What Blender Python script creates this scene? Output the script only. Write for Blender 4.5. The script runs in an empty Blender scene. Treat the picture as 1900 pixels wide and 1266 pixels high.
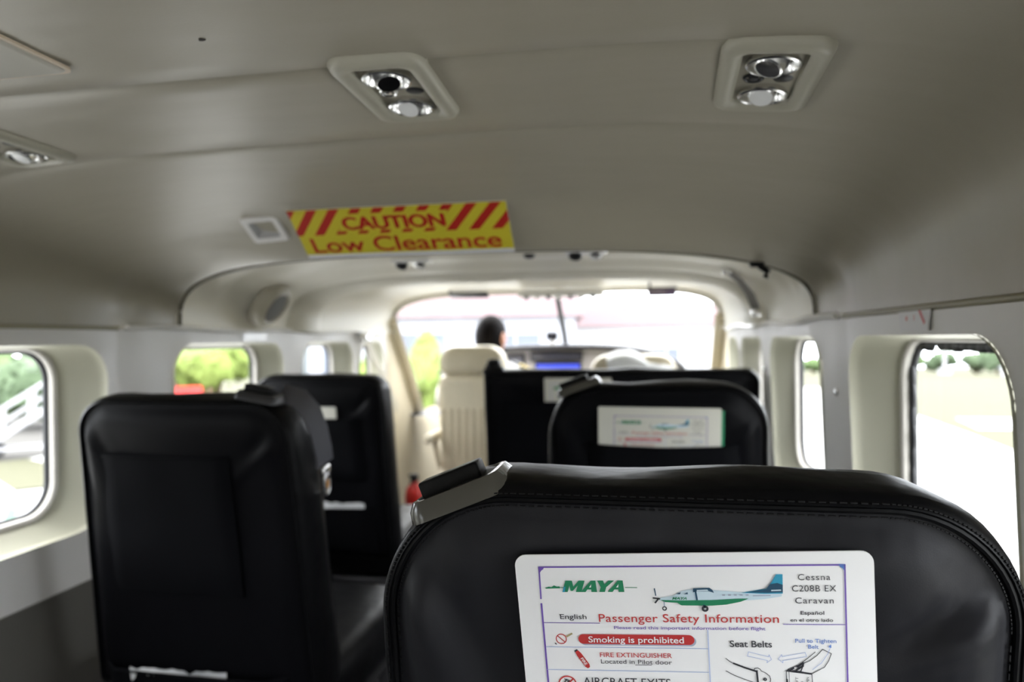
import bpy, bmesh, math, random
from math import sin, cos, pi, radians
from mathutils import Vector, Matrix, noise
from mathutils.geometry import delaunay_2d_cdt

S = bpy.context.scene
COL = S.collection
random.seed(7)

# ------------------------------------------------------------------ camera
cam_data = bpy.data.cameras.new('camera')
cam = bpy.data.objects.new('camera', cam_data)
COL.objects.link(cam)
cam.matrix_world = (Matrix.Translation((0.4, 0, 1.1)) @ Matrix.Rotation(radians(10.3), 4, 'Z')
                    @ Matrix.Rotation(radians(89.9), 4, 'X') @ Matrix.Rotation(-0.012, 4, 'Z'))
cam_data.sensor_width = 36.0
cam_data.lens = 1267 * 36.0 / 1900
cam_data.clip_start = 0.02
cam_data.clip_end = 2000
cam_data.dof.use_dof = True
cam_data.dof.focus_distance = 0.50
cam_data.dof.aperture_fstop = 4.6
S.camera = cam

# ------------------------------------------------------------------ world, exposure
SKY = 12.0
world = bpy.data.worlds.new('overcast_sky')
S.world = world
world.use_nodes = True
nt = world.node_tree
bg = nt.nodes['Background']
tc = nt.nodes.new('ShaderNodeTexCoord')
sep = nt.nodes.new('ShaderNodeSeparateXYZ')
ramp = nt.nodes.new('ShaderNodeValToRGB')
ramp.color_ramp.elements[0].position = 0.0
ramp.color_ramp.elements[0].color = (0.80, 0.84, 0.90, 1)
ramp.color_ramp.elements[1].position = 0.6
ramp.color_ramp.elements[1].color = (1.0, 1.0, 1.0, 1)
nt.links.new(tc.outputs['Generated'], sep.inputs[0])
nt.links.new(sep.outputs['Z'], ramp.inputs[0])
nt.links.new(ramp.outputs[0], bg.inputs[0])
bg.inputs[1].default_value = SKY
S.view_settings.view_transform = 'Standard'
S.view_settings.look = 'None'
S.view_settings.exposure = 0.15
S.view_settings.gamma = 1.0
S.view_settings.use_curve_mapping = False
S.cycles.max_bounces = 14
S.cycles.diffuse_bounces = 7
S.cycles.transparent_max_bounces = 16
S.cycles.sample_clamp_indirect = 12.0

# ------------------------------------------------------------------ materials
def mat(name, col, rough=0.6, metal=0.0, bump=None, spec=0.5, var=0.0, coat=0.0, alpha=None):
    """bump = (scale, strength, (sx, sy, sz)) of a noise height field"""
    m = bpy.data.materials.new(name)
    m.use_nodes = True
    n = m.node_tree.nodes; l = m.node_tree.links
    p = n['Principled BSDF']
    p.inputs['Base Color'].default_value = (*col, 1)
    p.inputs['Roughness'].default_value = rough
    p.inputs['Metallic'].default_value = metal
    p.inputs['Specular IOR Level'].default_value = spec
    p.inputs['Coat Weight'].default_value = coat
    t = n.new('ShaderNodeTexCoord')
    if var:
        nz = n.new('ShaderNodeTexNoise'); nz.inputs['Scale'].default_value = 9; nz.inputs['Detail'].default_value = 5
        mx = n.new('ShaderNodeMixRGB')
        mx.inputs[1].default_value = (*[c * (1 - var) for c in col], 1)
        mx.inputs[2].default_value = (*[min(1, c * (1 + var)) for c in col], 1)
        l.new(t.outputs['Object'], nz.inputs['Vector'])
        l.new(nz.outputs['Fac'], mx.inputs[0]); l.new(mx.outputs[0], p.inputs['Base Color'])
    if bump:
        last = None
        for sc, st, ax in (bump if isinstance(bump[0], tuple) else (bump,)):
            mp = n.new('ShaderNodeMapping'); mp.inputs['Scale'].default_value = ax
            nz = n.new('ShaderNodeTexNoise'); nz.inputs['Scale'].default_value = sc; nz.inputs['Detail'].default_value = 3
            bp = n.new('ShaderNodeBump'); bp.inputs['Strength'].default_value = st; bp.inputs['Distance'].default_value = 0.6 / sc
            l.new(t.outputs['Object'], mp.inputs[0]); l.new(mp.outputs[0], nz.inputs['Vector'])
            l.new(nz.outputs['Fac'], bp.inputs['Height'])
            if last: l.new(last.outputs[0], bp.inputs['Normal'])
            last = bp
        l.new(last.outputs[0], p.inputs['Normal'])
    return m

def glass_mat(name, tint=(0.96, 0.97, 0.97)):
    m = bpy.data.materials.new(name); m.use_nodes = True
    n = m.node_tree.nodes; l = m.node_tree.links
    for x in list(n): n.remove(x)
    out = n.new('ShaderNodeOutputMaterial'); mix = n.new('ShaderNodeMixShader')
    tr = n.new('ShaderNodeBsdfTransparent'); tr.inputs[0].default_value = (*tint, 1)
    gl = n.new('ShaderNodeBsdfGlossy'); gl.inputs['Roughness'].default_value = 0.05
    mix.inputs[0].default_value = 0.025
    l.new(tr.outputs[0], mix.inputs[1]); l.new(gl.outputs[0], mix.inputs[2])
    l.new(mix.outputs[0], out.inputs[0])
    return m

def glow_mat(name, col, strength):
    m = bpy.data.materials.new(name); m.use_nodes = True
    p = m.node_tree.nodes['Principled BSDF']
    p.inputs['Base Color'].default_value = (*[c * 0.2 for c in col], 1)
    p.inputs['Emission Color'].default_value = (*col, 1)
    p.inputs['Emission Strength'].default_value = strength
    return m

ONE = (1, 1, 1)
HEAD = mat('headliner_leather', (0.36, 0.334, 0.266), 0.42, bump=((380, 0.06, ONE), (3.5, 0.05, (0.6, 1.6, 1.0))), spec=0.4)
FRONT = mat('lit_forward_headliner', (0.70, 0.67, 0.58), 0.45, bump=((380, 0.06, ONE),), spec=0.4)  # headliner lightened in colour to carry the stronger light up front
WALL = mat('wall_vinyl', (0.70, 0.685, 0.665), 0.45, bump=((300, 0.06, ONE),), spec=0.45)
REVEAL = mat('window_surround', (0.50, 0.495, 0.40), 0.5, spec=0.35)
WTRIM = mat('window_trim', (0.60, 0.58, 0.54), 0.4)
TRIMW = mat('white_trim', (0.80, 0.79, 0.77), 0.25)
RUBBER = mat('black_rubber', (0.012, 0.013, 0.016), 0.5)
LEATHER = mat('black_leather', (0.0028, 0.0029, 0.0036), 0.42, bump=((900, 0.10, ONE), (14, 0.10, ONE)), spec=0.13)
PANEL = mat('black_leather_panel', (0.0034, 0.0035, 0.0046), 0.46, bump=((900, 0.12, ONE),), spec=0.07)
PANEL1 = mat('lit_black_leather', (0.016, 0.0163, 0.0192), 0.45, bump=((900, 0.12, ONE), (11, 0.12, (1, 1, .5))), spec=0.14)  # panel leather with the light from behind put into a paler base colour
CLOTH = mat('black_pocket_cloth', (0.0035, 0.0037, 0.0048), 0.75, bump=((700, 0.2, ONE),), spec=0.05)
THREAD = mat('black_thread', (0.004, 0.004, 0.005), 0.6, spec=0.2)
CREAM = mat('cream_leather', (0.62, 0.56, 0.42), 0.42, bump=((400, 0.08, ONE), (9, 0.08, ONE)))
CREAMF = mat('cream_pocket', (0.56, 0.49, 0.35), 0.6, bump=((30, 0.35, (3, 3, 0.4)),))
BEZEL = mat('grey_plastic', (0.075, 0.072, 0.062), 0.2, bump=((40, 0.05, ONE),))
HOUSE = mat('beige_plastic', (0.415, 0.40, 0.325), 0.38)
WELL = mat('beige_well', (0.42, 0.41, 0.33), 0.32)
CHROME = mat('polished_metal', (0.80, 0.80, 0.80), 0.26, metal=1.0)
DARKM = mat('dark_metal', (0.06, 0.06, 0.065), 0.35, metal=0.6)
BLACKP = mat('black_plastic', (0.006, 0.006, 0.0065), 0.4, spec=0.15)
LENS = mat('white_lens', (0.85, 0.86, 0.86), 0.2)
CARD = mat('white_laminate', (0.90, 0.90, 0.91), 0.35, coat=0.2)
PAPER = mat('white_paper', (0.74, 0.76, 0.78), 0.7)
PAPERW = mat('warm_paper', (0.66, 0.65, 0.58), 0.7)
YEL = mat('sign_yellow', (0.62, 0.54, 0.035), 0.5)
RED = mat('sign_red', (0.45, 0.018, 0.012), 0.5)
SWHITE = mat('sign_margin', (0.75, 0.76, 0.8), 0.5)
PINK = mat('print_purple', (0.16, 0.085, 0.42), 0.5)
PBLUE = mat('print_blue', (0.10, 0.21, 0.55), 0.5)
PLIGHT = mat('print_pale_blue', (0.42, 0.50, 0.74), 0.5)
PGREEN = mat('print_green', (0.012, 0.22, 0.10), 0.5)
PRED = mat('print_red', (0.52, 0.035, 0.035), 0.5)
PBLACK = mat('print_black', (0.03, 0.032, 0.04), 0.5)
PTEAL = mat('print_teal', (0.03, 0.32, 0.50), 0.5)
PNAVY = mat('print_navy', (0.015, 0.07, 0.13), 0.5)
PSKY = mat('print_sky', (0.60, 0.74, 0.83), 0.5)
PGREY = mat('print_grey', (0.38, 0.44, 0.55), 0.5)
PTAN = mat('print_tan', (0.42, 0.35, 0.18), 0.5)
FLOOR = mat('grey_carpet', (0.05, 0.05, 0.055), 0.95, bump=((200, 0.5, ONE),))
LOWER = mat('lower_wall', (0.10, 0.095, 0.085), 0.7)
DASH = mat('glareshield', (0.03, 0.03, 0.035), 0.6)
PANELG = mat('instrument_grey', (0.28, 0.26, 0.25), 0.5)
SCREEN = glow_mat('blue_screen', (0.05, 0.09, 0.85), 0.9)
SCREEND = mat('dark_screen', (0.04, 0.04, 0.05), 0.15)
GLASS = glass_mat('clear_acrylic')
STRAPC = mat('cream_webbing', (0.55, 0.52, 0.42), 0.7)
STRAPB = mat('grey_webbing', (0.08, 0.08, 0.095), 0.6, bump=((200, 0.3, ONE),))
REDP = mat('red_paint', (0.55, 0.02, 0.015), 0.35)
SKIN = mat('skin', (0.42, 0.20, 0.13), 0.5)
HAIR = mat('black_hair', (0.005, 0.004, 0.004), 0.6, spec=0.05, bump=((120, 0.5, (1, 1, 0.2)),))
SHIRT = mat('white_shirt', (0.78, 0.79, 0.82), 0.8)
TROUSER = mat('dark_trousers', (0.02, 0.02, 0.028), 0.8)
GOLD = mat('gold_braid', (0.62, 0.48, 0.12), 0.5)
CORD = mat('black_cloth', (0.02, 0.02, 0.02), 0.9)
MESHG = mat('grey_mesh', (0.14, 0.14, 0.135), 0.7)
ASPH = mat('pale_concrete', (0.38, 0.38, 0.37), 0.9, var=0.06, spec=0.03)
GRASS = mat('dry_grass', (0.073, 0.073, 0.050), 0.9, var=0.18, spec=0.03)
ROAD = mat('grey_road', (0.075, 0.073, 0.07), 0.9, var=0.1, spec=0.03)
LEAF = mat('leaves', (0.085, 0.125, 0.055), 0.6, var=0.35, spec=0.03)
LEAFD = mat('dark_leaves', (0.070, 0.098, 0.058), 0.6, var=0.35, spec=0.03)
LEAFB = mat('bright_leaves', (0.125, 0.165, 0.045), 0.6, var=0.3, spec=0.03)
BARK = mat('bark', (0.10, 0.075, 0.05), 0.9, spec=0.03)
WHITEP = mat('white_paint', (0.30, 0.30, 0.315), 0.5, spec=0.03)
BLDG = mat('white_wall_paint', (0.26, 0.265, 0.29), 0.8, spec=0.03)
BLDW = mat('grey_window', (0.11, 0.122, 0.15), 0.3, spec=0.03)
ROOFR = mat('faded_red_roof', (0.185, 0.14, 0.148), 0.8, spec=0.03)
TERRA = mat('terracotta_wall', (0.15, 0.09, 0.06), 0.8, spec=0.03)
REGG = mat('registration_green', (0.10, 0.20, 0.15), 0.5)

# ------------------------------------------------------------------ mesh builder
class MB:
    def __init__(s, T=None):
        s.v = []; s.f = []; s.m = []; s.T = T or Matrix.Identity(4)
    def add(s, vs, fs, mi=0, T=None):
        T = s.T @ T if T is not None else s.T
        b = len(s.v)
        s.v += [T @ Vector(p) for p in vs]
        s.f += [[b + i for i in f] for f in fs]
        s.m += [mi] * len(fs)
        return s
    def box(s, c, d, mi=0, T=None):
        x, y, z = [k / 2 for k in d]
        vs = [(c[0] + i * x, c[1] + j * y, c[2] + k * z) for i in (-1, 1) for j in (-1, 1) for k in (-1, 1)]
        return s.add(vs, [(0, 1, 3, 2), (4, 6, 7, 5), (0, 4, 5, 1), (2, 3, 7, 6), (0, 2, 6, 4), (1, 5, 7, 3)], mi, T)
    def rbox(s, c, d, r, mi=0, T=None, seg=3):
        bm = bmesh.new()
        bmesh.ops.create_cube(bm, size=1)
        for v in bm.verts: v.co = Vector((c[0] + v.co.x * d[0], c[1] + v.co.y * d[1], c[2] + v.co.z * d[2]))
        bmesh.ops.bevel(bm, geom=bm.edges[:], offset=min(r, min(d) * 0.49), segments=seg, profile=0.5, affect='EDGES')
        s.frombm(bm, mi, T); bm.free(); return s
    def frombm(s, bm, mi=0, T=None):
        bm.verts.index_update()
        return s.add([v.co.copy() for v in bm.verts], [[v.index for v in f.verts] for f in bm.faces], mi, T)
    def loft(s, loops, mi=0, T=None, closed=True, cap0=False, cap1=False):
        n = len(loops[0]); vs = [p for L in loops for p in L]; fs = []
        for i in range(len(loops) - 1):
            for j in range(n if closed else n - 1):
                k = (j + 1) % n
                fs.append((i * n + j, i * n + k, (i + 1) * n + k, (i + 1) * n + j))
        if cap0: fs.append(tuple(reversed(range(n))))
        if cap1: fs.append(tuple((len(loops) - 1) * n + j for j in range(n)))
        return s.add(vs, fs, mi, T)
    def tube(s, pts, r, n=8, mi=0, T=None, flat=1.0, caps=True, up=Vector((0, 0, 1))):
        pts = [Vector(p) for p in pts]; loops = []
        for i, p in enumerate(pts):
            d = (pts[min(i + 1, len(pts) - 1)] - pts[max(i - 1, 0)]).normalized()
            u = up if abs(d.dot(up)) < 0.95 else Vector((1, 0, 0))
            a = d.cross(u).normalized(); b = a.cross(d).normalized()
            rr = r[i] if isinstance(r, (list, tuple)) else r
            loops.append([p + a * (cos(2 * pi * k / n) * rr) + b * (sin(2 * pi * k / n) * rr * flat) for k in range(n)])
        return s.loft(loops, mi, T, True, caps, caps)
    def ring(s, pts, r, n=8, mi=0, T=None):
        pts = [Vector(p) for p in pts]; N = len(pts); loops = []
        nrm = Vector((0, 0, 0))
        for i in range(N): nrm += pts[i].cross(pts[(i + 1) % N])
        nrm.normalize()
        for i, p in enumerate(pts):
            d = (pts[(i + 1) % N] - pts[i - 1]).normalized(); a = d.cross(nrm).normalized()
            loops.append([p + a * (cos(2 * pi * k / n) * r) + nrm * (sin(2 * pi * k / n) * r) for k in range(n)])
        loops.append(loops[0])
        return s.loft(loops, mi, T)
    def lathe(s, prof, n=24, mi=0, T=None, cap=False):
        loops = [[(r * cos(2 * pi * k / n), r * sin(2 * pi * k / n), z) for k in range(n)] for r, z in prof]
        return s.loft(loops, mi, T, True, False, cap)
    def prism(s, out, depth, mi=0, T=None):
        """outline in XZ (list of (x, z)); front face at y=0, back at y=depth"""
        return s.loft([[(x, 0, z) for x, z in out], [(x, depth, z) for x, z in out]], mi, T, True, True, True)
    def sphere(s, c, r, mi=0, T=None, n=16, m=10):
        r = r if isinstance(r, (tuple, list)) else (r, r, r); loops = []
        for i in range(1, m):
            a = pi * i / m
            loops.append([(c[0] + r[0] * sin(a) * cos(2 * pi * k / n), c[1] + r[1] * sin(a) * sin(2 * pi * k / n), c[2] - r[2] * cos(a)) for k in range(n)])
        return s.loft(loops, mi, T, True, True, True)
    def build(s, name, mats, parent=None, angle=38, smooth=True, recalc=True):
        me = bpy.data.meshes.new(name)
        me.from_pydata([tuple(p) for p in s.v], [], s.f)
        mats = mats if isinstance(mats, (list, tuple)) else [mats]
        for m in mats: me.materials.append(m)
        me.polygons.foreach_set('material_index', s.m)
        if recalc:
            bm = bmesh.new(); bm.from_mesh(me)
            bmesh.ops.recalc_face_normals(bm, faces=bm.faces[:]); bm.to_mesh(me); bm.free()
        if smooth:
            me.polygons.foreach_set('use_smooth', [True] * len(me.polygons))
            me.set_sharp_from_angle(angle=radians(angle))
        me.update()
        o = bpy.data.objects.new(name, me); COL.objects.link(o)
        if parent: o.parent = parent
        return o

def tag(o, label=None, cat=None, group=None, kind=None):
    if label: o['label'] = label
    if cat: o['category'] = cat
    if group: o['group'] = group
    if kind: o['kind'] = kind
    return o

def thing(name, label, cat, loc=(0, 0, 0), rot=(0, 0, 0), group=None):
    o = bpy.data.objects.new(name, None); COL.objects.link(o)
    o.empty_display_size = 0.05
    o.location = loc; o.rotation_euler = rot
    return tag(o, label, cat, group)

def struct(o):
    o['kind'] = 'structure'; return o

def copy_tree(o, parent=None):
    c = o.copy(); COL.objects.link(c)
    if parent: c.parent = parent
    for ch in list(o.children): copy_tree(ch, c)
    return c

def rrect(w, h, r, n=8, cx=0, cz=0):
    """rounded rectangle outline, counter-clockwise in (x, z); r = one radius or four (tr, tl, bl, br)"""
    r = r if isinstance(r, (tuple, list)) else (r,) * 4
    out = []
    for k, (sx, sz) in enumerate(((1, 1), (-1, 1), (-1, -1), (1, -1))):
        q = r[k]
        for i in range(n + 1):
            a = pi / 2 * (k + i / n)
            out.append((cx + sx * (w / 2 - q) + q * cos(a), cz + sz * (h / 2 - q) + q * sin(a)))
    return out

def text_verts(body, offset=0.0, shear=0.0, spacing=1.0):
    cu = bpy.data.curves.new('t', 'FONT'); cu.body = body; cu.size = 1
    cu.offset = offset; cu.shear = shear; cu.resolution_u = 5; cu.fill_mode = 'FRONT'; cu.space_character = spacing
    o = bpy.data.objects.new('t', cu); COL.objects.link(o)
    bpy.context.view_layer.update()
    me = bpy.data.meshes.new_from_object(o.evaluated_get(bpy.context.evaluated_depsgraph_get()))
    vs = [v.co.copy() for v in me.vertices]; fs = [list(p.vertices) for p in me.polygons]
    bpy.data.objects.remove(o); bpy.data.curves.remove(cu); bpy.data.meshes.remove(me)
    return vs, fs

CAPH = 0.72
def put_text(mb, body, x0, base, x1, cap, layer=0.0006, mi=0, bold=0.0, shear=0.0, spacing=1.0, slope=0.0, T=None):
    """lettering in the XZ plane facing -Y, between x0 and x1 on a baseline, capitals `cap` high"""
    vs, fs = text_verts(body, bold, shear, spacing)
    a = min(v.x for v in vs); b = max(v.x for v in vs)
    k = (x1 - x0) / (b - a); q = cap / CAPH
    mb.add([(x0 + (v.x - a) * k, -layer, base + v.y * q + slope * (v.x - a) * k) for v in vs], fs, mi, T)

def flat(mb, pts, layer=0.0006, mi=0, T=None):
    """flat printed polygon facing -Y from (x, z) points"""
    area = sum(pts[i][0] * pts[(i + 1) % len(pts)][1] - pts[(i + 1) % len(pts)][0] * pts[i][1] for i in range(len(pts)))
    if area < 0: pts = pts[::-1]
    mb.add([(x, -layer, z) for x, z in pts], [tuple(range(len(pts)))], mi, T)

def line(mb, pts, w, layer=0.0006, mi=0, T=None):
    for (x0, z0), (x1, z1) in zip(pts, pts[1:]):
        d = Vector((x1 - x0, z1 - z0)); L = d.length
        if L < 1e-9: continue
        d /= L; n = Vector((-d.y, d.x)) * w / 2; e = d * w * 0.3
        flat(mb, [(x0 - n.x - e.x, z0 - n.y - e.y), (x1 - n.x + e.x, z1 - n.y + e.y), (x1 + n.x + e.x, z1 + n.y + e.y), (x0 + n.x - e.x, z0 + n.y - e.y)], layer, mi, T)

def circ(mb, c, r0, r1, layer=0.0006, mi=0, n=28):
    if r0 <= 0:
        flat(mb, [(c[0] + r1 * cos(2 * pi * k / n), c[1] + r1 * sin(2 * pi * k / n)) for k in range(n)], layer, mi); return
    for k in range(n):
        a, b = 2 * pi * k / n, 2 * pi * (k + 1) / n
        flat(mb, [(c[0] + r * cos(t), c[1] + r * sin(t)) for r, t in ((r0, a), (r1, a), (r1, b), (r0, b))], layer, mi)

def smooth01(a, b, x):
    t = max(0, min(1, (x - a) / (b - a))); return t * t * (3 - 2 * t)

def interp(tab, x):
    if x <= tab[0][0]: return tab[0][1]
    for (a, va), (b, vb) in zip(tab, tab[1:]):
        if x <= b: return va + (vb - va) * (x - a) / (b - a)
    return tab[-1][1]

# ================================================================== CABIN SHELL
TRIM_Z = 1.14
WALLX = [(0.0, 0.70), (0.12, 0.765), (0.25, 0.79), (0.5, 0.812), (0.8, 0.812), (1.0, 0.805), (1.14, 0.80)]
def wallx(z): return interp(WALLX, z)

def section(hw, H, n, N=64, z0=TRIM_Z):
    """superellipse arch from the pilot's-side trim over to the other side"""
    out = []
    for i in range(N + 1):
        a = pi - pi * i / N
        c, s_ = cos(a), sin(a)
        out.append((hw * math.copysign(abs(c) ** (2 / n), c), z0 + H * max(0, s_) ** (2 / n)))
    return out

# --- aft headliner ("ceiling"): flat to y=1, then bends down to the lip of the wing spar
PROF = [(-2.3, 1.385, 4.5), (-1.2, 1.385, 4.5), (-0.3, 1.385, 4.5), (0.2, 1.385, 4.5), (0.45, 1.385, 4.5), (0.6, 1.385, 4.5), (0.664, 1.385, 4.5), (0.670, 1.3885, 4.5),
        (0.676, 1.385, 4.5), (0.76, 1.385, 4.45), (0.87, 1.385, 4.3), (0.906, 1.3845, 4.25), (0.912, 1.388, 4.24), (0.918, 1.3845, 4.23), (0.98, 1.3845, 4.15), (1.03, 1.383, 4.05), (1.10, 1.3795, 3.95), (1.16, 1.374, 3.85),
        (1.20, 1.3685, 3.75), (1.23, 1.3615, 3.7), (1.26, 1.349, 3.65), (1.29, 1.331, 3.6), (1.32, 1.309, 3.55), (1.345, 1.2915, 3.5), (1.358, 1.285, 3.5), (1.368, 1.2825, 3.5), (1.376, 1.283, 3.5), (1.384, 1.288, 3.5), (1.388, 1.30, 3.5), (1.390, 1.335, 3.5)]
GENTLE = [(0.75, 1.385), (0.85, 1.384), (0.95, 1.379), (1.05, 1.368), (1.15, 1.351), (1.25, 1.325), (1.33, 1.298), (1.358, 1.285)]
def top_z(zt, y, x):
    """towards the sides the step down to the spar starts earlier and is softer"""
    k = smooth01(0.35, 0.95, abs(x) / 0.8)
    return zt + min(0, interp(GENTLE, y) - zt) * k if y < 1.358 else zt
def foot_shift(y, x):
    return 0.245 * smooth01(1.0, 1.37, y) * min(1.0, abs(x) / 0.8) ** 2.4
def crease(x, y, z):
    """small folds of the leather: drooping at the spar feet, ripples across the flat part"""
    d = 0.0
    for sx in (-1, 1):
        if x * sx > 0.3:
            t = math.exp(-((y - (1.36 + 0.35 * (z - 1.2))) / 0.035) ** 2) * math.exp(-((z - 1.20) / 0.06) ** 2)
            d += -0.010 * t
            t2 = math.exp(-((y - (1.44 + 0.5 * (z - 1.2))) / 0.05) ** 2) * math.exp(-((z - 1.21) / 0.06) ** 2)
            d += 0.012 * t2
    if x < 0.45 and y > 0.4:
        d += 0.0022 * math.exp(-((x + 0.05) / 0.25) ** 2) * (math.exp(-((y - 0.60 + 0.03 * x) / 0.012) ** 2) + math.exp(-((y - 0.80 + .03 * x) / 0.012) ** 2) + math.exp(-((y - 0.955) / 0.014) ** 2))
        d += 0.003 * math.exp(-((x + 0.27 - 0.6 * (y - 1.15)) / 0.012) ** 2) * math.exp(-((y - 1.16) / 0.07) ** 2)
        d += 0.003 * math.exp(-((x + 0.20 - 0.6 * (y - 1.15)) / 0.010) ** 2) * math.exp(-((y - 1.17) / 0.06) ** 2)
    return d
mb = MB(); loops = []
dense = []
for (ya, za, na), (yb, zb, nb) in zip(PROF, PROF[1:]):
    k = max(1, int((yb - ya) / 0.022)) if ya > 0.3 else max(1, int((yb - ya) / 0.2))
    for i in range(k):
        t = i / k; dense.append((ya + (yb - ya) * t, za + (zb - za) * t, na + (nb - na) * t))
dense.append(PROF[-1])
for y, zt, n in dense:
    L = []
    for x, z in section(0.80, zt - TRIM_Z, n, 96):
        z = TRIM_Z + (z - TRIM_Z) * (top_z(zt, y, x) - TRIM_Z) / (zt - TRIM_Z)
        yy = y + foot_shift(y, x); d = crease(x, yy, z)
        nx, nz = x / 0.8, (z - TRIM_Z) / 0.25
        q = max(1e-6, (nx ** 8 + nz ** 8) ** 0.125)
        L.append((x + d * (nx / q) ** 3, yy, z + d * (max(0, nz) / q) ** 3))
    loops.append(L)
mb.loft(loops, closed=False)
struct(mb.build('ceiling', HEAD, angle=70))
def ceil_z(x, y):
    y0 = y
    for _ in range(8): y0 = y - foot_shift(y0, x)
    zt = interp([(a, b) for a, b, c in PROF], y0); n = interp([(a, c) for a, b, c in PROF], y0)
    return TRIM_Z + (top_z(zt, y0, x) - TRIM_Z) * (1 - (abs(x) / 0.8) ** n) ** (1 / n)

# --- forward headliner between the spar and the second rib
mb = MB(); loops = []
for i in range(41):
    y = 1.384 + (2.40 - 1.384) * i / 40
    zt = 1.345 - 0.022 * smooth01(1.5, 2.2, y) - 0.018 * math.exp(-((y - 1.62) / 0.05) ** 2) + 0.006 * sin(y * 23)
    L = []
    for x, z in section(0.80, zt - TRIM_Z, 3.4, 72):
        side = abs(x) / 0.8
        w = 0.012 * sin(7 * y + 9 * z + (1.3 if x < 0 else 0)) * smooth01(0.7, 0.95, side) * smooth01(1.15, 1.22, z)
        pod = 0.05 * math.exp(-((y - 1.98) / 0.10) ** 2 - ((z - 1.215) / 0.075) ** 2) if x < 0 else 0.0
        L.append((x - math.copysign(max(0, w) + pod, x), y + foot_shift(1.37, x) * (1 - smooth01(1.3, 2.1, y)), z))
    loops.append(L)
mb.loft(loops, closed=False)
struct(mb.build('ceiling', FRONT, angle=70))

# --- second rib (trim) across the cabin
def arch(y_tab, N=64):
    mb = MB(); loops = []
    for y, hw, zt, n in y_tab:
        loops.append([(x, y, z) for x, z in section(hw, zt - TRIM_Z, n, N)])
    return mb.loft(loops, closed=False)
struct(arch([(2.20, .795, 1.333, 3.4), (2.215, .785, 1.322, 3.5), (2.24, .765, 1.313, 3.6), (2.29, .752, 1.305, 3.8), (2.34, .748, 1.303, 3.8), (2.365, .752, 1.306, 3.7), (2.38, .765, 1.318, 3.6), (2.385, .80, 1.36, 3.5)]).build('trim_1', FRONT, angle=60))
# dark gasket along the spar lip
mb = MB()
pts = []
for x, z in section(0.797, 1.287 - TRIM_Z, 3.5, 60):
    pts.append((x, 1.392 + foot_shift(1.37, x), z))
mb.tube(pts, 0.0045, 8)
struct(mb.build('trim_2', mat('spar_gasket', (0.10, 0.09, 0.06), 0.6)))

# --- cockpit headliner ending at the windscreen's top edge
def ws_top(x, z): return 3.22 + 0.27 * (1 - (x / 0.79) ** 2)
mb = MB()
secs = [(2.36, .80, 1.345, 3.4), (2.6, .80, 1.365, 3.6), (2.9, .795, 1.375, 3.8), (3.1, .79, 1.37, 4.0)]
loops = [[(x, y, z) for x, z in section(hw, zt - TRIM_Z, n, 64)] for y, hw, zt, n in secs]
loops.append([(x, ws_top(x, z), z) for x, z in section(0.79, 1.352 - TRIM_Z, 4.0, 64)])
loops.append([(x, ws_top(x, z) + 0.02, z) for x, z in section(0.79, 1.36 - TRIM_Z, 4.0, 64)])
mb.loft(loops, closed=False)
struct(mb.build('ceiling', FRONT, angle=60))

# --- ledge trim strips where headliner meets wall
for nm, sx in (('trim_3', -1), ('trim_4', 1)):
    mb = MB(); mb.rbox((sx * 0.796, -0.45, TRIM_Z - 0.002), (0.014, 3.72, 0.010), 0.004)
    struct(mb.build(nm, mat('olive_edge', (0.27, 0.25, 0.16), 0.5)))
for nm, sx in (('trim_5', -1), ('trim_6', 1)):
    mb = MB(); pts = [(sx * (0.792 + 0.002 * sin(k * 2.1)), 1.44 + k * 0.12, TRIM_Z + 0.004 * sin(k * 1.3)) for k in range(15)]
    mb.tube(pts, 0.010, 10, flat=0.7)
    struct(mb.build(nm, TRIMW))

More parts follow.
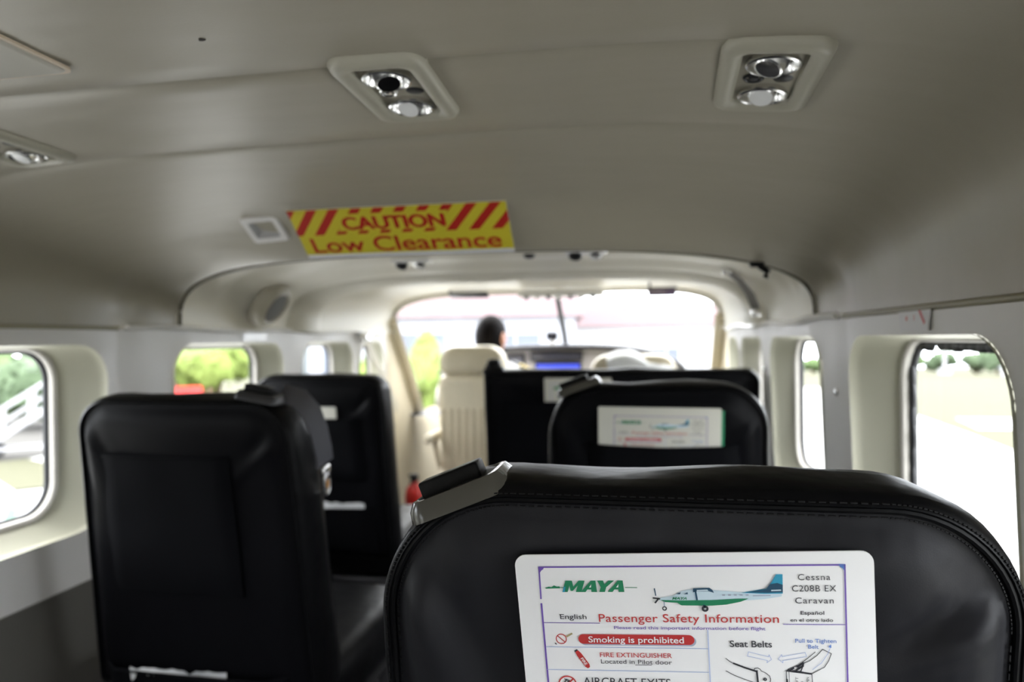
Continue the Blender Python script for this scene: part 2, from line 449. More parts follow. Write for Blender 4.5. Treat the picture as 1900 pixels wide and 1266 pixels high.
# --- walls with window openings
WIN = [(-1.62, -1.06), (-0.80, -0.24), (0.0, 0.56), (0.81, 1.375), (1.615, 2.185), (2.315, 2.77), (2.85, 3.13)]
WZ0, WZ1 = 0.69, 1.10
ADDED_OPENING = (-2.16, -1.20, 0.06, 1.11)      # unseen opening behind the camera, added to light cards and seat backs
def opening(y0, y1, z0=WZ0, z1=WZ1, n=8, r=0.085):
    return rrect(y1 - y0, z1 - z0, r, n, (y0 + y1) / 2, (z0 + z1) / 2)
def wall(sx, y0, y1, wins, inset=0.0, extra=None):
    verts, edges = [], []
    def loop(pts):
        b = len(verts); verts.extend(Vector(p) for p in pts)
        edges.extend((b + i, b + (i + 1) % len(pts)) for i in range(len(pts)))
    k = 24
    zs = [0, .06, .12, .2, .28, .36, .44, .52, .6, .66, .72, .78, .84, .9, .96, 1.02, 1.06, 1.10, 1.12, TRIM_Z]
    ny = max(2, int((y1 - y0) / 0.06)); ys = [y0 + (y1 - y0) * i / ny for i in range(ny + 1)]
    loop([(y, 0) for y in ys] + [(y1, z) for z in zs[1:-1]] + [(y, TRIM_Z) for y in reversed(ys)] + [(y0, z) for z in reversed(zs[1:-1])])
    wins = [w if len(w) == 4 else (*w, WZ0, WZ1) for w in wins]
    for w in wins: loop(opening(*w, k))
    def inhole(y, z, m):
        return any(a - m < y < b + m and c - m < z < d + m for a, b, c, d in wins)
    def reallyin(y, z):
        for a, b, c, d in wins:
            r = 0.085; dy = max(abs(y - (a + b) / 2) - ((b - a) / 2 - r), 0); dz = max(abs(z - (c + d) / 2) - ((d - c) / 2 - r), 0)
            if math.hypot(dy, dz) < r: return True
        return False
    for y in ys[1:-1]:
        for z in zs[1:-1]:
            if not inhole(y, z, 0.012): verts.append(Vector((y, z)))
    vo, eo, fo, *_ = delaunay_2d_cdt(verts, edges, [], 0, 1e-5)
    fs = [f for f in fo if not reallyin(sum(vo[i].x for i in f) / 3, sum(vo[i].y for i in f) / 3)]
    mb = MB()
    def bulge(y, z):
        d = inset
        e = min(y - y0, y1 - y)
        if inset: d = inset * (1 - (1 - min(1, e / 0.012)) ** 2)
        if extra: d += extra(y, z)
        return d
    mb.add([(sx * (wallx(p.y) - bulge(p.x, p.y)), p.x, p.y) for p in vo], fs)
    return mb
def dimple(y, z):
    d = 0.002 * sin(y * 31 + z * 17) * smooth01(1.4, 1.5, y)
    for cy, cz in ((1.47, 1.10), (1.535, 1.10), (1.52, 0.99), (1.46, 0.96)):
        d -= 0.005 * math.exp(-(((y - cy) / 0.012) ** 2 + ((z - cz) / 0.016) ** 2))
    return d
struct(wall(-1, -2.3, 1.415, WIN[1:4], 0.008).build('wall_left', WALL, angle=50))
struct(wall(-1, 1.40, 3.2, WIN[4:], 0.0, dimple).build('wall_left', WALL, angle=50))
struct(wall(1, -2.3, 1.415, WIN[1:4] + [ADDED_OPENING], 0.008).build('wall_right', WALL, angle=50))
struct(wall(1, 1.40, 3.2, WIN[4:], 0.0, dimple).build('wall_right', WALL, angle=50))
# darker lower cladding below an oblique seam
for nm, sx in (('baseboard_left', -1), ('baseboard_right', 1)):
    mb = MB(); L = []
    for k in range(24):
        y = -1.15 + 4.25 * k / 23
        L.append([(sx * (wallx(z) - 0.012), y, z) for z in (0.02, 0.14, 0.25, 0.38, 0.5, 0.56, 0.575)] + [(sx * (wallx(0.575) - 0.002), y, 0.58)])
    mb.loft(L, closed=False)
    struct(mb.build(nm, LOWER, angle=60))

# --- windows: surround, trim ring, seal, pane
def window(idx, sx, y0, y1):
    gz0, gz1 = 0.735, 1.092
    gy0, gy1 = (y0 + 0.075, y1 - 0.085) if y1 - y0 > 0.4 else (y0 + 0.03, y1 - 0.03)
    K = 10
    o = opening(y0, y1, WZ0, WZ1, K)
    g = rrect(gy1 - gy0, gz1 - gz0, 0.07, K, (gy0 + gy1) / 2, (gz0 + gz1) / 2)
    loops = []
    for t, xo in ((0, -0.004), (0.0, 0.001), (0.035, 0.008), (0.10, 0.014), (0.5, 0.034), (0.85, 0.050), (0.97, 0.056), (1.0, 0.064)):
        L = []
        for (ya, za), (yb, zb) in zip(o, g):
            y, z = ya + (yb - ya) * t, za + (zb - za) * t
            w0 = wallx(za) - (0.008 if y1 < 1.415 else 0)
            L.append((sx * ((w0 + xo) * (1 - t) + (0.808 + xo) * t), y, z))
        loops.append(L)
    mb = MB(); mb.loft(loops)
    r = struct(mb.build('window_%d' % idx, REVEAL, angle=60))
    mb = MB(); mb.ring([(sx * 0.862, y, z) for y, z in rrect(gy1 - gy0 + 0.010, gz1 - gz0 + 0.010, 0.075, K, (gy0 + gy1) / 2, (gz0 + gz1) / 2)], 0.009, 8)
    mb.build('trim_ring', WTRIM, r)
    mb = MB()
    seal = rrect(gy1 - gy0 - 0.008, gz1 - gz0 - 0.008, 0.066, K, (gy0 + gy1) / 2, (gz0 + gz1) / 2)
    mb.ring([(sx * (0.871), y, z) for y, z in seal], 0.006, 8)
    mb.build('rubber_seal', RUBBER, r)
    mb = MB()
    g2 = rrect(gy1 - gy0 - 0.004, gz1 - gz0 - 0.004, 0.066, K, (gy0 + gy1) / 2, (gz0 + gz1) / 2)
    mb.add([(sx * 0.873, y, z) for y, z in g2], [tuple(range(len(g2)))])
    mb.build('pane', GLASS, r)
    if idx == 11:
        # blobs of black sealant left around the pane
        mb = MB(); random.seed(3)
        def blob(y, z, s_, tl): mb.sphere((sx * 0.868, y, z), (0.005, tl, s_ * .75), n=10, m=6)
        yy = gy0 + 0.05
        while yy < gy1 - 0.02:
            if not (1.16 < yy < 1.185): blob(yy, gz1 - 0.010, random.uniform(0.009, 0.014), 0.022)
            yy += 0.025
        zz = gz0 + 0.05
        while zz < gz1 - 0.03:
            blob(gy1 - 0.010 + random.uniform(-.002, .002), zz, 0.03, random.uniform(0.003, 0.009)); zz += 0.035
        mb.build('sealant', RUBBER, r)
    return r
for k, (a, b) in enumerate(WIN):
    if k: window(k + 1, -1, a, b); window(k + 8, 1, a, b)

# --- floor, aft bulkhead, firewall
mb = MB(); mb.box((0, 1.02, -0.01), (1.56, 6.7, 0.02)); struct(mb.build('floor', FLOOR))
mb = MB(); pts = [(x, z) for x, z in section(0.80, 0.245, 4.5, 40)] + [(0.81, 0.7), (0.79, .25), (0.70, 0), (-0.70, 0), (-0.79, .25), (-0.81, .7)]
mb.add([(x, -2.28, z) for x, z in pts], [tuple(range(len(pts)))]); struct(mb.build('wall_back', WALL))
mb = MB(); mb.box((0, 4.34, 0.36), (1.56, 0.04, 0.72)); struct(mb.build('wall_front', DASH))

# --- windscreen, its pillars, centre post and cowl
NX = 40
top = [(x, ws_top(x, z), z) for x, z in section(0.785, 1.350 - TRIM_Z, 4.0, NX)]
def base_pt(p): return (p[0], 4.20 - 0.66 * (abs(p[0]) / 0.79) ** 2, 0.72)
mb = MB(); mb.loft([top, [tuple((Vector(a) + Vector(base_pt(a))) / 2 + Vector((0, 0.015, 0.012))) for a in top], [base_pt(a) for a in top]], closed=False)
wsr = struct(mb.build('window_15', GLASS, angle=60))
mb = MB(); mb.tube([Vector((0.0, 3.49, 1.35)), Vector((0.004, 3.84, 1.12)), Vector((0.01, 4.18, 0.73))], 0.016, 8, up=Vector((1, 0, 0)))
mb.build('centre_post', DARKM, wsr)
mb = MB(); mb.tube([p for p in top], 0.017, 8); mb.build('top_seal', mat('pale_seal', (0.62, 0.60, 0.54), 0.5), wsr)
for nm, sx in (('trim_7', -1), ('trim_8', 1)):
    mb = MB()
    a, b = Vector((sx * 0.795, 3.19, 1.20)), Vector((sx * 0.795, 3.60, 0.72))
    mb.tube([a, (a + b) / 2 + Vector((0, 0.01, 0.01)), b], 0.045, 10, flat=0.5)
    mb.tube([a + Vector((-sx * .012, .055, 0)), b + Vector((-sx * .012, .055, 0))], 0.006, 6, mi=1)
    mb.add([(sx * 0.80, 3.18, 1.15), (sx * 0.80, 3.24, 1.15), (sx * 0.80, 3.62, 0.71), (sx * 0.80, 4.34, 0.71), (sx * 0.80, 4.34, 0.0), (sx * 0.80, 3.18, 0.0)], [(0, 1, 2, 3, 4, 5)])
    struct(mb.build(nm, [CREAM, DARKM]))
mb = MB(); L0, L1 = [], []
for k in range(25):
    x = -0.80 + 1.6 * k / 24
    L0.append((x, 3.50, 0.70)); L1.append((x, 4.24 - 0.66 * (abs(x) / 0.79) ** 2, 0.712))
mb.loft([L0, L1], closed=False); struct(mb.build('trim_9', DASH))

# ================================================================== CEILING FITTINGS
def psu(name, label, x, y, roll, dark_vent=False, rz=0.0):
    W, L = 0.104, 0.190
    z = ceil_z(x, y) + 0.004
    root = thing(name, label, 'reading light', (x, y, z), (0, roll, rz), 'overhead reading light and air vent units')
    # everything hangs downwards: local -z
    def ringpts(w, l, r, zz, n=6): return [(a, b, zz) for a, b in rrect(w, l, r, n)]
    mb = MB()
    mb.loft([ringpts(W, L, .022, 0.004), ringpts(W, L, .022, -0.006), ringpts(W - .006, L - .006, .021, -0.012), ringpts(W - .020, L - .020, .017, -0.0145), ringpts(W - .036, L - .036, .013, -0.0125), ringpts(W - .042, L - .042, .011, -0.009)])
    mb.build('bezel', HOUSE, root, angle=50)
    mb = MB()
    mb.loft([ringpts(W - .040, L - .040, .012, -0.0095), ringpts(W - .044, L - .044, .010, -0.004), ringpts(W - .050, L - .050, .009, 0.002)], cap1=True)
    mb.build('well', WELL, root, angle=50)
    def cup(nm, cy, tilt, endmat, out):
        m = MB()
        m.lathe([(0.0230, 0.0), (0.0265, -0.008), (0.0265, -0.011), (0.0245, -0.0122), (0.0225, -0.0105), (0.0185, 0.000), (0.008, 0.004)], 28)
        c = m.build(nm, CHROME, root)
        c.location = (0, cy, 0)
        R = Matrix.Rotation(tilt[0], 4, 'X') @ Matrix.Rotation(tilt[1], 4, 'Y')
        m = MB(R)
        m.lathe([(0.0165, 0.004), (0.0172, -0.004), (0.0152, -0.009), (0.0142, -out), (0.0122, -out - 0.0015)], 24)
        m.build('swivel_barrel', CHROME, c)
        m = MB(R); m.lathe([(0.0125, -out - 0.001), (0.006, -out + 0.0003), (0.0005, -out + 0.0006)], 20, cap=True)
        m.build('nozzle' if nm == 'air_vent' else 'lens', endmat, c)
        return c
    cup('air_vent', -0.042, (radians(-16), radians(-14 if dark_vent else 18)), BLACKP if dark_vent else CHROME, 0.016)
    cup('reading_lamp', 0.046, (radians(-26), radians(4)), LENS, 0.015)
    m = MB(Matrix.Translation((-0.014, 0.004, 0)))
    m.lathe([(0.011, 0.0), (0.011, -0.006), (0.0095, -0.0075), (0.008, -0.006), (0.008, -0.003), (0.0055, -0.003), (0.005, -0.007), (0.0005, -0.0075)], 20, cap=True)
    m.build('call_button', DARKM if not dark_vent else CHROME, root)
    m = MB(Matrix.Translation((0.016, 0.008, 0)))
    m.lathe([(0.0105, 0.0), (0.0105, -0.004), (0.009, -0.005), (0.0005, -0.0045)], 20, cap=True)
    m.build('button_cap', DARKM, root)
    return root
psu('reading_light', 'beige overhead unit with black air nozzle, above the yellow caution sign', 0.140, 0.737, 0.0, True, radians(1.5))
psu('reading_light', 'beige overhead unit with two bright metal cups, nearest the curved side of the ceiling', 0.540, 0.755, radians(6), False, radians(-3))
psu('reading_light', 'beige overhead unit cut by the picture edge, below the perforated grille', -0.465, 0.80, radians(-3), True)

# perforated grille panel beside the picture's edge
gx, gy = -0.255, 0.515
g = thing('ceiling_grille', 'perforated beige loudspeaker grille panel on the ceiling, cut by the picture edge', 'grille', (gx, gy, ceil_z(gx, gy)))
mb = MB(); W, L = 0.17, 0.19
mb.loft([[(a, b, 0.004) for a, b in rrect(W, L, .008)], [(a, b, -0.004) for a, b in rrect(W, L, .008)], [(a, b, -0.006) for a, b in rrect(W - .006, L - .006, .006)]], cap1=True)
mb.build('panel', mat('grille_panel', (0.52, 0.50, 0.44), 0.45), g)
mb = MB(); mb.loft([[(a, b, -0.0005) for a, b in rrect(W + .008, L + .008, .010)], [(a, b, -0.0035) for a, b in rrect(W + .008, L + .008, .010)], [(a, b, -0.0035) for a, b in rrect(W - .002, L - .002, .007)]])
mb.build('edge_strip', mat('grille_edge', (0.62, 0.52, 0.40), 0.5), g)
mb = MB()
for i in range(9):
    for j in range(9):
        px, py = -0.047 + i * 0.0118 + (0.0059 if j % 2 else 0), 0.001 + j * 0.0118
        if abs(px - 0.0) + abs(py - 0.048) < 0.044: mb.lathe([(0.0028, -0.0064), (0.0028, -0.0040)], 10, T=Matrix.Translation((px, py, 0)), cap=True); mb.lathe([(0.0029, -0.0063), (0.0001, -0.0063)], 10, T=Matrix.Translation((px, py, 0)))
mb.build('perforations', mat('grille_holes', (0.06, 0.045, 0.03), 0.8), g)

mb = MB(Matrix.Translation((0.003, 0.578, ceil_z(0.003, 0.578) - 0.0006)))
mb.loft([[(r_ * cos(a_) * (1.0 + .4 * sin(3 * a_)), r_ * sin(a_) * .8, z_) for a_ in [2 * pi * k / 12 for k in range(12)]] for r_, z_ in ((.0032, .001), (.0028, -.0004), (.0012, -.0006))], cap1=True)
tag(mb.build('dark_speck', mat('speck', (.05, .045, .04), .8)), 'tiny dark speck on the bare ceiling between grille and overhead unit', 'speck')
# caution sign on the spar slope
A = Vector((-0.270, 1.236, 1.3560)); B = Vector((-0.258, 1.330, 1.2785)); Bx = Vector((1, 0.012, 0.0)).normalized()
dn = (B - A); dn -= Bx * dn.dot(Bx); HS = dn.length; dn.normalize()
SW = 0.436
zax = -dn; yax = zax.cross(Bx)
Ms = Matrix.Translation(A) @ Matrix((( Bx.x, yax.x, zax.x, 0), (Bx.y, yax.y, zax.y, 0), (Bx.z, yax.z, zax.z, 0), (0, 0, 0, 1)))
sg = thing('caution_sign', 'yellow caution sign with red stripes and low clearance warning on the ceiling step', 'sign')
sg.matrix_world = Ms
ymid = HS
mb = MB()
mb.prism([(0, 0.002), (SW, 0.002), (SW, -HS - 0.004), (0, -HS - 0.004)], 0.0012)
mb.build('backing', SWHITE, sg)
mb = MB(); H1 = HS * 0.955
flat(mb, [(0, 0.002), (SW, 0.002), (SW, -H1), (0, -H1)], 0.0006); mb.build('yellow_face', YEL, sg)
mb = MB(); band = HS * 0.52; pitch = 0.0455; sw = 0.021; lean = 0.052
def clipx(poly, lo, hi):
    for side, lim in ((1, lo), (-1, hi)):
        out = []
        for i in range(len(poly)):
            p, q = poly[i], poly[(i + 1) % len(poly)]
            ip, iq = side * (p[0] - lim) >= 0, side * (q[0] - lim) >= 0
            if ip: out.append(p)
            if ip != iq:
                t = (lim - p[0]) / (q[0] - p[0]); out.append((lim, p[1] + t * (q[1] - p[1])))
        poly = out
        if not poly: break
    return poly
k = -2
while k * pitch < SW + 0.1:
    x0 = k * pitch - 0.01
    pl = clipx([(x0, -band), (x0 + sw, -band), (x0 + sw + lean, 0.001), (x0 + lean, 0.001)], 0, SW)
    if len(pl) >= 3: flat(mb, pl, 0.0010)
    k += 1
mb.build('stripes', RED, sg)
mb = MB(); flat(mb, [(0.118, -0.012), (0.322, -0.012), (0.306, -band + 0.009), (0.090, -band + 0.009)], 0.0014); mb.build('lettering_halo', YEL, sg)
mb = MB()
for ox, oz in ((-.0016, 0), (0, .0008), (.0016, 0), (0, -.0008)): put_text(mb, 'CAUTION', 0.105 + ox, -band + 0.013 + oz, 0.311 + ox, 0.032, 0.0019 + ox * .1 + oz * .05, bold=0.012)
mb.build('caution_lettering', RED, sg)
mb = MB()
put_text(mb, 'Low Clearance', 0.020, -HS * 0.90, 0.414, 0.040, 0.0012, bold=0.014)
mb.build('clearance_lettering', RED, sg)

# square dome lamp
dl = thing('dome_lamp', 'small square ceiling lamp with bright white rim beside the caution sign', 'lamp', (-0.350, 1.296, ceil_z(-0.350, 1.296) - 0.003), (radians(-33), radians(-4), radians(2)))
dl.scale = (0.80, 0.80, 0.80)
mb = MB()
mb.loft([[(a, b, z) for a, b in rrect(w, l, r)] for w, l, r, z in ((.102, .096, .012, .012), (.102, .096, .012, -.004), (.094, .088, .010, -.009), (.066, .058, .006, -.007))])
mb.build('rim', TRIMW, dl)
mb = MB(); mb.loft([[(a, b, z) for a, b in rrect(w, l, r)] for w, l, r, z in ((.068, .060, .006, -.0072), (.05, .044, .004, .004), (.03, .026, .003, .006))], cap1=True)
mb.build('recessed_lens', mat('dome_lens', (0.42, 0.42, 0.42), 0.25), dl)

# fittings on the forward headliner
def spot(name, label, x, y, z, n=2):
    t = thing(name, label, 'reading light', (x, y, z), group='reading lights on the forward ceiling')
    mb = MB(); mb.rbox((0, 0, 0), (0.11, 0.06, 0.018), 0.007); mb.build('housing', TRIMW, t)
    for k in (-1, 1)[:n]:
        mb = MB(Matrix.Translation((k * 0.027, -0.006, -0.010)) @ Matrix.Rotation(radians(-30), 4, 'X'))
        mb.lathe([(0.017, 0.006), (0.017, -0.010), (0.014, -0.012), (0.011, -0.004), (0.0005, -0.003)], 18, cap=True)
        mb.build('swivel_lamp', CHROME if k > 0 else DARKM, t)
    return t
spot('reading_light', 'white reading light pair on the forward ceiling, below the caution sign', -0.225, 1.86, 1.330)
spot('reading_light', 'white reading light pair on the forward ceiling, clear of the caution sign', 0.275, 1.77, 1.330)
mb = MB(); mb.lathe([(0.016, 0.010), (0.016, -0.004), (0.010, -0.010), (0.0005, -0.011)], 18, T=Matrix.Translation((0.118, 1.83, 1.330)), cap=True)
tag(mb.build('ceiling_fitting', DARKM), 'small round grey fitting on the forward ceiling between two reading lights', 'fitting')

# loudspeaker pod on the pilot's side of the headliner
sp = thing('loudspeaker', 'oval grey loudspeaker in a cream pod high on the wall behind the pilot', 'speaker', (-0.722, 1.985, 1.212), (0, radians(34), radians(4)))
mb = MB(Matrix.Rotation(radians(90), 4, 'Y'))
mb.lathe([(0.084, -0.030), (0.080, -0.008), (0.070, 0.006), (0.058, 0.012), (0.050, 0.008)], 32); mb.build('pod_ring', HEAD, sp)
mb = MB(Matrix.Rotation(radians(90), 4, 'Y')); mb.lathe([(0.0515, 0.008), (0.035, 0.0105), (0.0005, 0.0115)], 32, cap=True); mb.build('grille', MESHG, sp)

# clip, grab strap and sticker at the other side
mb = MB()
mb.rbox((0.655, 1.525, 1.268), (0.030, 0.022, 0.040), 0.006, T=None); mb.tube([(0.66, 1.52, 1.25), (0.675, 1.51, 1.236), (0.67, 1.515, 1.226)], 0.007, 8)
tag(mb.build('black_clip', BLACKP), 'black clip hanging from the curved edge of the ceiling step', 'clip')
gs = thing('grab_strap', 'dark webbing grab strap hanging along the curved rib towards the cockpit', 'strap', (0, 0, 0))
mb = MB(); mb.tube([(0.660, 2.02, 1.285), (0.690, 2.03, 1.262), (0.722, 2.05, 1.225), (0.742, 2.07, 1.180)], 0.016, 10, flat=0.35); mb.build('webbing', mat('taupe_webbing', (0.20, 0.19, 0.18), 0.6), gs)
mb = MB(); mb.rbox((0.742, 2.06, 1.170), (0.03, 0.03, 0.026), 0.008); mb.build('end_fitting', CHROME, gs); mb = MB(); mb.rbox((0.655, 2.02, 1.29), (0.03, 0.03, 0.02), 0.006); mb.build('end_fitting', CHROME, gs)
st = thing('wall_placard', 'small white sticker with red marks on the wall above the large window', 'sticker', (0.7895, 1.062, 1.124), (0, 0, radians(-90)))
mb = MB(); mb.prism([(-.060, .016), (.060, .016), (.052, -.018), (-.046, -.018)], 0.0008); mb.build('sheet', mat('sticker_white', (0.66, 0.65, 0.66), 0.5), st)
mb = MB(); line(mb, [(0.022, 0.010), (0.040, -0.007)], 0.0055, 0.0004); mb.build('red_stripe', PRED, st); mb = MB(); flat(mb, [(-.026, .003), (-.020, .003), (-.020, -.003), (-.026, -.003)], 0.0004); mb.build('red_mark', PRED, st); mb = MB(); line(mb, [(0.004, 0.004), (0.004, -0.003)], 0.0022, 0.0004)
mb.build('red_mark', PRED, st)
st.rotation_euler = (radians(-3), 0, radians(-90))
ps = thing('wall_placard', 'pale blank sticker on the wall above the second window behind the pilot', 'sticker', (-0.7965, 2.0, 1.118), (0, 0, radians(90)))
mb = MB(); mb.prism([(-.07, .012), (.07, .012), (.07, -.012), (-.07, -.012)], 0.0008); mb.build('sheet', TRIMW, ps)
# wall buttons
for k, (x, y, z, lab) in enumerate(((0.806, 1.50, 0.985, 'small chrome snap button on the grey pillar between two side windows'), (0.803, 2.28, 1.0, 'small chrome snap button on the wall strip beside the bench'))):
    mb = MB(Matrix.Translation((x, y, z)) @ Matrix.Rotation(radians(-90), 4, 'Y')); mb.lathe([(0.008, -0.004), (0.008, 0.002), (0.005, 0.005), (0.0005, 0.006)], 16, cap=True)
    tag(mb.build('snap_button', CHROME), lab, 'button')

# ================================================================== SEATS
REC = 0.13   # recline: metres forward per metre down
class Seat:
    """local frame: origin on the floor under the middle of the backrest's rear top edge, x right, y forward"""
    def __init__(s, label, x, y, w, ztop, rz=0.0, radii=None, guide=-1, pocket=None, bench=False, flare=0.0, name='passenger_seat', stitch=False, folds=True, foldamp=1.0):
        s.root = thing(name, label, 'bench' if bench else 'seat', (x, y, 0), (0, 0, rz), None if bench else 'black passenger seats')
        s.w, s.z, s.x, s.y = w, ztop, x, y
        h = ztop - 0.40; cz = (ztop + 0.40) / 2
        rr = radii or (0.075, 0.075, 0.03, 0.03)
        K = 14 if stitch else 9
        base = rrect(w, h, rr, K, 0, cz)
        # densify the straight runs
        def dens(L, step):
            out = []
            for i in range(len(L)):
                a, b = Vector(L[i]), Vector(L[(i + 1) % len(L)]); k = max(1, int((b - a).length / step))
                out += [tuple(a + (b - a) * j / k) for j in range(k)]
            return out
        base = dens(base, 0.02 if stitch else 0.05)
        N = len(base)
        nrm = []
        for i in range(N):
            t = Vector(base[(i + 1) % N]) - Vector(base[i - 1]); nrm.append(Vector((t.y, -t.x)).normalized())
        s.base, s.nrm = base, nrm
        def P(x_, z_, d):
            wid = 1 + flare * max(0, (ztop - z_) / h)
            return Vector((x_ * wid, d + (ztop - z_) * REC, z_))
        s.P = P
        def loop(ins, d, wob=0.0):
            L = []; ins = ins * (.72 if ins < .025 else 1)
            for (bx, bz), n in zip(base, nrm):
                q = ins + wob * noise.noise(Vector((bx * 9, bz * 9, d * 20 + x)))
                L.append(P(bx - n.x * q, bz - n.y * q, d))
            return L
        mb = MB()
        mb.loft([loop(.024, .010), loop(.0215, .004), loop(.018, .0005), loop(.012, .003), loop(.006, .012, .003), loop(.0015, .028, .005), loop(0, .05, .006), loop(.002, .075, .005), loop(.010, .10, .003), loop(.03, .118), loop(.07, .126)], cap1=True)
        mb.build('backrest', LEATHER, s.root, angle=55)
        # rear panel in rings towards the middle
        mb = MB(); rings = []
        c = Vector((0, cz))
        for t in (0, .02, .05, .09, .14, .2, .27, .35, .44, .54, .65, .77, .9):
            L = []
            for (bx, bz), n in zip(base, nrm):
                p = Vector((bx - n.x * .0168, bz - n.y * .0168)); p = p.lerp(c, t * 0.97)
                puff = 0.004 - 0.012 * smooth01(0, .12, t) + 0.006 * smooth01(.1, .5, t)
                f = 0
                if folds:
                    f = foldamp * 0.006 * noise.noise(Vector((p.x * 5 + x * 3, p.y * 5, 1.7))) * smooth01(0, .2, t)
                    # oblique pull lines from the outer edge
                    for (fx, fz, ang, wd, amp) in ((0.185, -0.075, 33, .009, .0045), (0.165, -0.105, 36, .012, -.0045), (0.20, -0.165, 42, .010, .004), (-0.185, -0.10, -66, .020, -.005), (-0.165, -.10, -66, .014, .0035), (-0.20, -.20, -60, .02, .005), (0.0, -0.055, 90, .006, .0012), (-.03, -.055, 88, .005, .001), (0.17, -.07, 60, .014, .003)):
                        dx, dz = p.x - fx * w / .45, p.y - (ztop + fz)
                        a = radians(ang); dist = dx * sin(a) - dz * cos(a); along = dx * cos(a) + dz * sin(a)
                        f += foldamp * amp * math.exp(-(dist / wd) ** 2) * math.exp(-(along / .10) ** 2) * smooth01(0, .08, t)
                L.append(P(p.x, p.y, puff + f + 0.002))
            rings.append(L)
        mb.loft(rings, cap1=True)
        s.panel = mb.build('rear_panel', PANEL1 if stitch else PANEL, s.root, angle=60)
        if stitch:
            mb = MB()
            for ins, d in ((.0105, .0012), (.0205, .0022)):
                L = [P(bx - n.x * ins, bz - n.y * ins, d) for (bx, bz), n in zip(base, nrm)]
                L = [a.lerp(b, j / 3) for a, b in zip(L, L[1:] + L[:1]) for j in range(3)]
                for i in range(0, len(L) - 1):
                    a, b = L[i], L[i + 1]
                    if (a + b).z / 2 < 0.75: continue
                    e = (b - a); k = max(1, int(e.length / 0.0042))
                    for j in range(k):
                        mb.tube([a + e * (j + .15) / k, a + e * (j + .8) / k], 0.0007, 5)
            mb.build('stitching', THREAD, s.root)
            mb = MB(); mb.ring([P(bx - n.x * .0160, bz - n.y * .0160, .0035) for (bx, bz), n in zip(base, nrm)], 0.0026, 8)
            mb.build('piping', LEATHER, s.root)
        # seat cushion, frame and legs
        yb = h * REC * 0.8
        mb = MB(); mb.rbox((0, yb + .30, .395), (w * (1 + flare), .50, .13), .045, seg=4); mb.build('seat_cushion', LEATHER, s.root)
        mb = MB(); mb.rbox((0, yb + .28, .305), (w * .92, .44, .05), .01); mb.build('seat_frame', DARKM, s.root)
        for sx in ((-1, 1) if not bench else (-1, 0, 1)):
            for yy in (.10, .46):
                mb = MB(); mb.tube([(sx * w * .42, yb + yy, .29), (sx * w * .42, yb + yy, .012)], 0.016, 8); mb.box((sx * w * .42, yb + yy, .007), (.05, .05, .012)); mb.build('leg', DARKM, s.root)
        s.guide = guide
    def belt_guide(s, px, pz, tilt, L=0.082, dep=0.050, strap=True, mt=None, d0=0.026, lift=0.0):
        """grey bezel on the top corner with the shoulder belt's black guide block standing in it"""
        p = s.P(px, pz, d0)
        T = Matrix.Translation(p + Vector((0, 0, lift))) @ Matrix.Rotation(-tilt, 4, 'Y')
        mb = MB(T)
        def rp(w, l, r, z): return [(a, b, z) for a, b in rrect(w, l, r, 6)]
        mb.loft([rp(L + .014, dep + .012, .016, -.010), rp(L + .011, dep + .009, .015, -.001), rp(L + .002, dep + .002, .012, .0055), rp(L - .006, dep - .004, .010, .0058), rp(L - .014, dep - .012, .008, .001), rp(L - .018, dep - .016, .007, -.006)], cap1=True)
        g = mb.build('belt_guide', mt or BEZEL, s.root, angle=50)
        mb = MB(T)
        mb.rbox((0.0 - L * .07, 0.000, .006), (L * .74, .022, .022), .0022); mb.build('belt_block', BLACKP, g)
        return g
    def pocket(s, x0, x1, z_top, z_bot, sag=0.006, off=0.010):
        mb = MB(); L = []
        for j in range(9):
            t = j / 8; row = []
            for i in range(25):
                u = i / 24; xx = x0 + (x1 - x0) * u
                zt = z_top - sag * sin(pi * u)
                zz = zt + (z_bot - zt) * t
                e = min(u, 1 - u, (1 - t) * 1.2)
                d = -0.004 - (off - .004) * smooth01(0, .08, e) - 0.003 * noise.noise(Vector((xx * 14, zz * 14, s.x)))
                row.append(s.P(xx, zz, d))
            L.append(row)
        mb.loft(L, closed=False)
        p = mb.build('pocket', CLOTH, s.root, angle=60)
        mb = MB(); mb.tube([L[0][i] for i in range(25)], 0.003, 6); mb.build('pocket_hem', CLOTH, p)
        return p

s1 = Seat('nearest black leather seat, with the large safety card on its back', 0.4295, 0.494, 0.472, 0.997, radii=(0.098, 0.112, .03, .03), stitch=True, foldamp=2.0)
s1.belt_guide(-0.167, 0.983, radians(22), d0=0.034, L=.070, dep=.058, lift=-.001)
s2 = Seat('black seat one row ahead of the nearest seat, safety card in its pocket', 0.4375, 1.40, 0.45, 1.010, radii=(0.098, 0.110, .03, .03))
s2.belt_guide(-0.158, 1.003, radians(20), lift=0.0)
s2.pocket(-0.135, 0.165, 0.884, 0.60, off=.020)
s3 = Seat('black seat by the wall with an empty back pocket and hanging shoulder belt', -0.440, 1.13, 0.455, 1.004, rz=radians(-1), radii=(0.085, 0.075, .03, .03), flare=0.10)
s3.belt_guide(0.16, 1.004, radians(-10), mt=DARKM, L=.07)
s3.pocket(-0.165, 0.10, 0.888, 0.62, sag=0.002)
s4 = Seat('black seat by the wall behind the pilot, papers in its back pockets', -0.592, 1.985, 0.440, 0.998, radii=(0.055, 0.075, .03, .03), flare=0.06)
s4.pocket(-0.19, 0.15, 0.858, 0.66, sag=0.0, off=.018)
s4.pocket(-0.19, 0.17, 0.577, 0.42, sag=0.004, off=.03)
bn = Seat('wide black two-seat bench spanning from aisle to wall behind the cockpit', 0.335, 2.31, 0.93, 0.998, name='bench_seat', radii=(0.05, 0.02, .03, .03), bench=True)
bn.pocket(-0.42, -0.02, 0.885, 0.60, sag=0.0, off=.018)
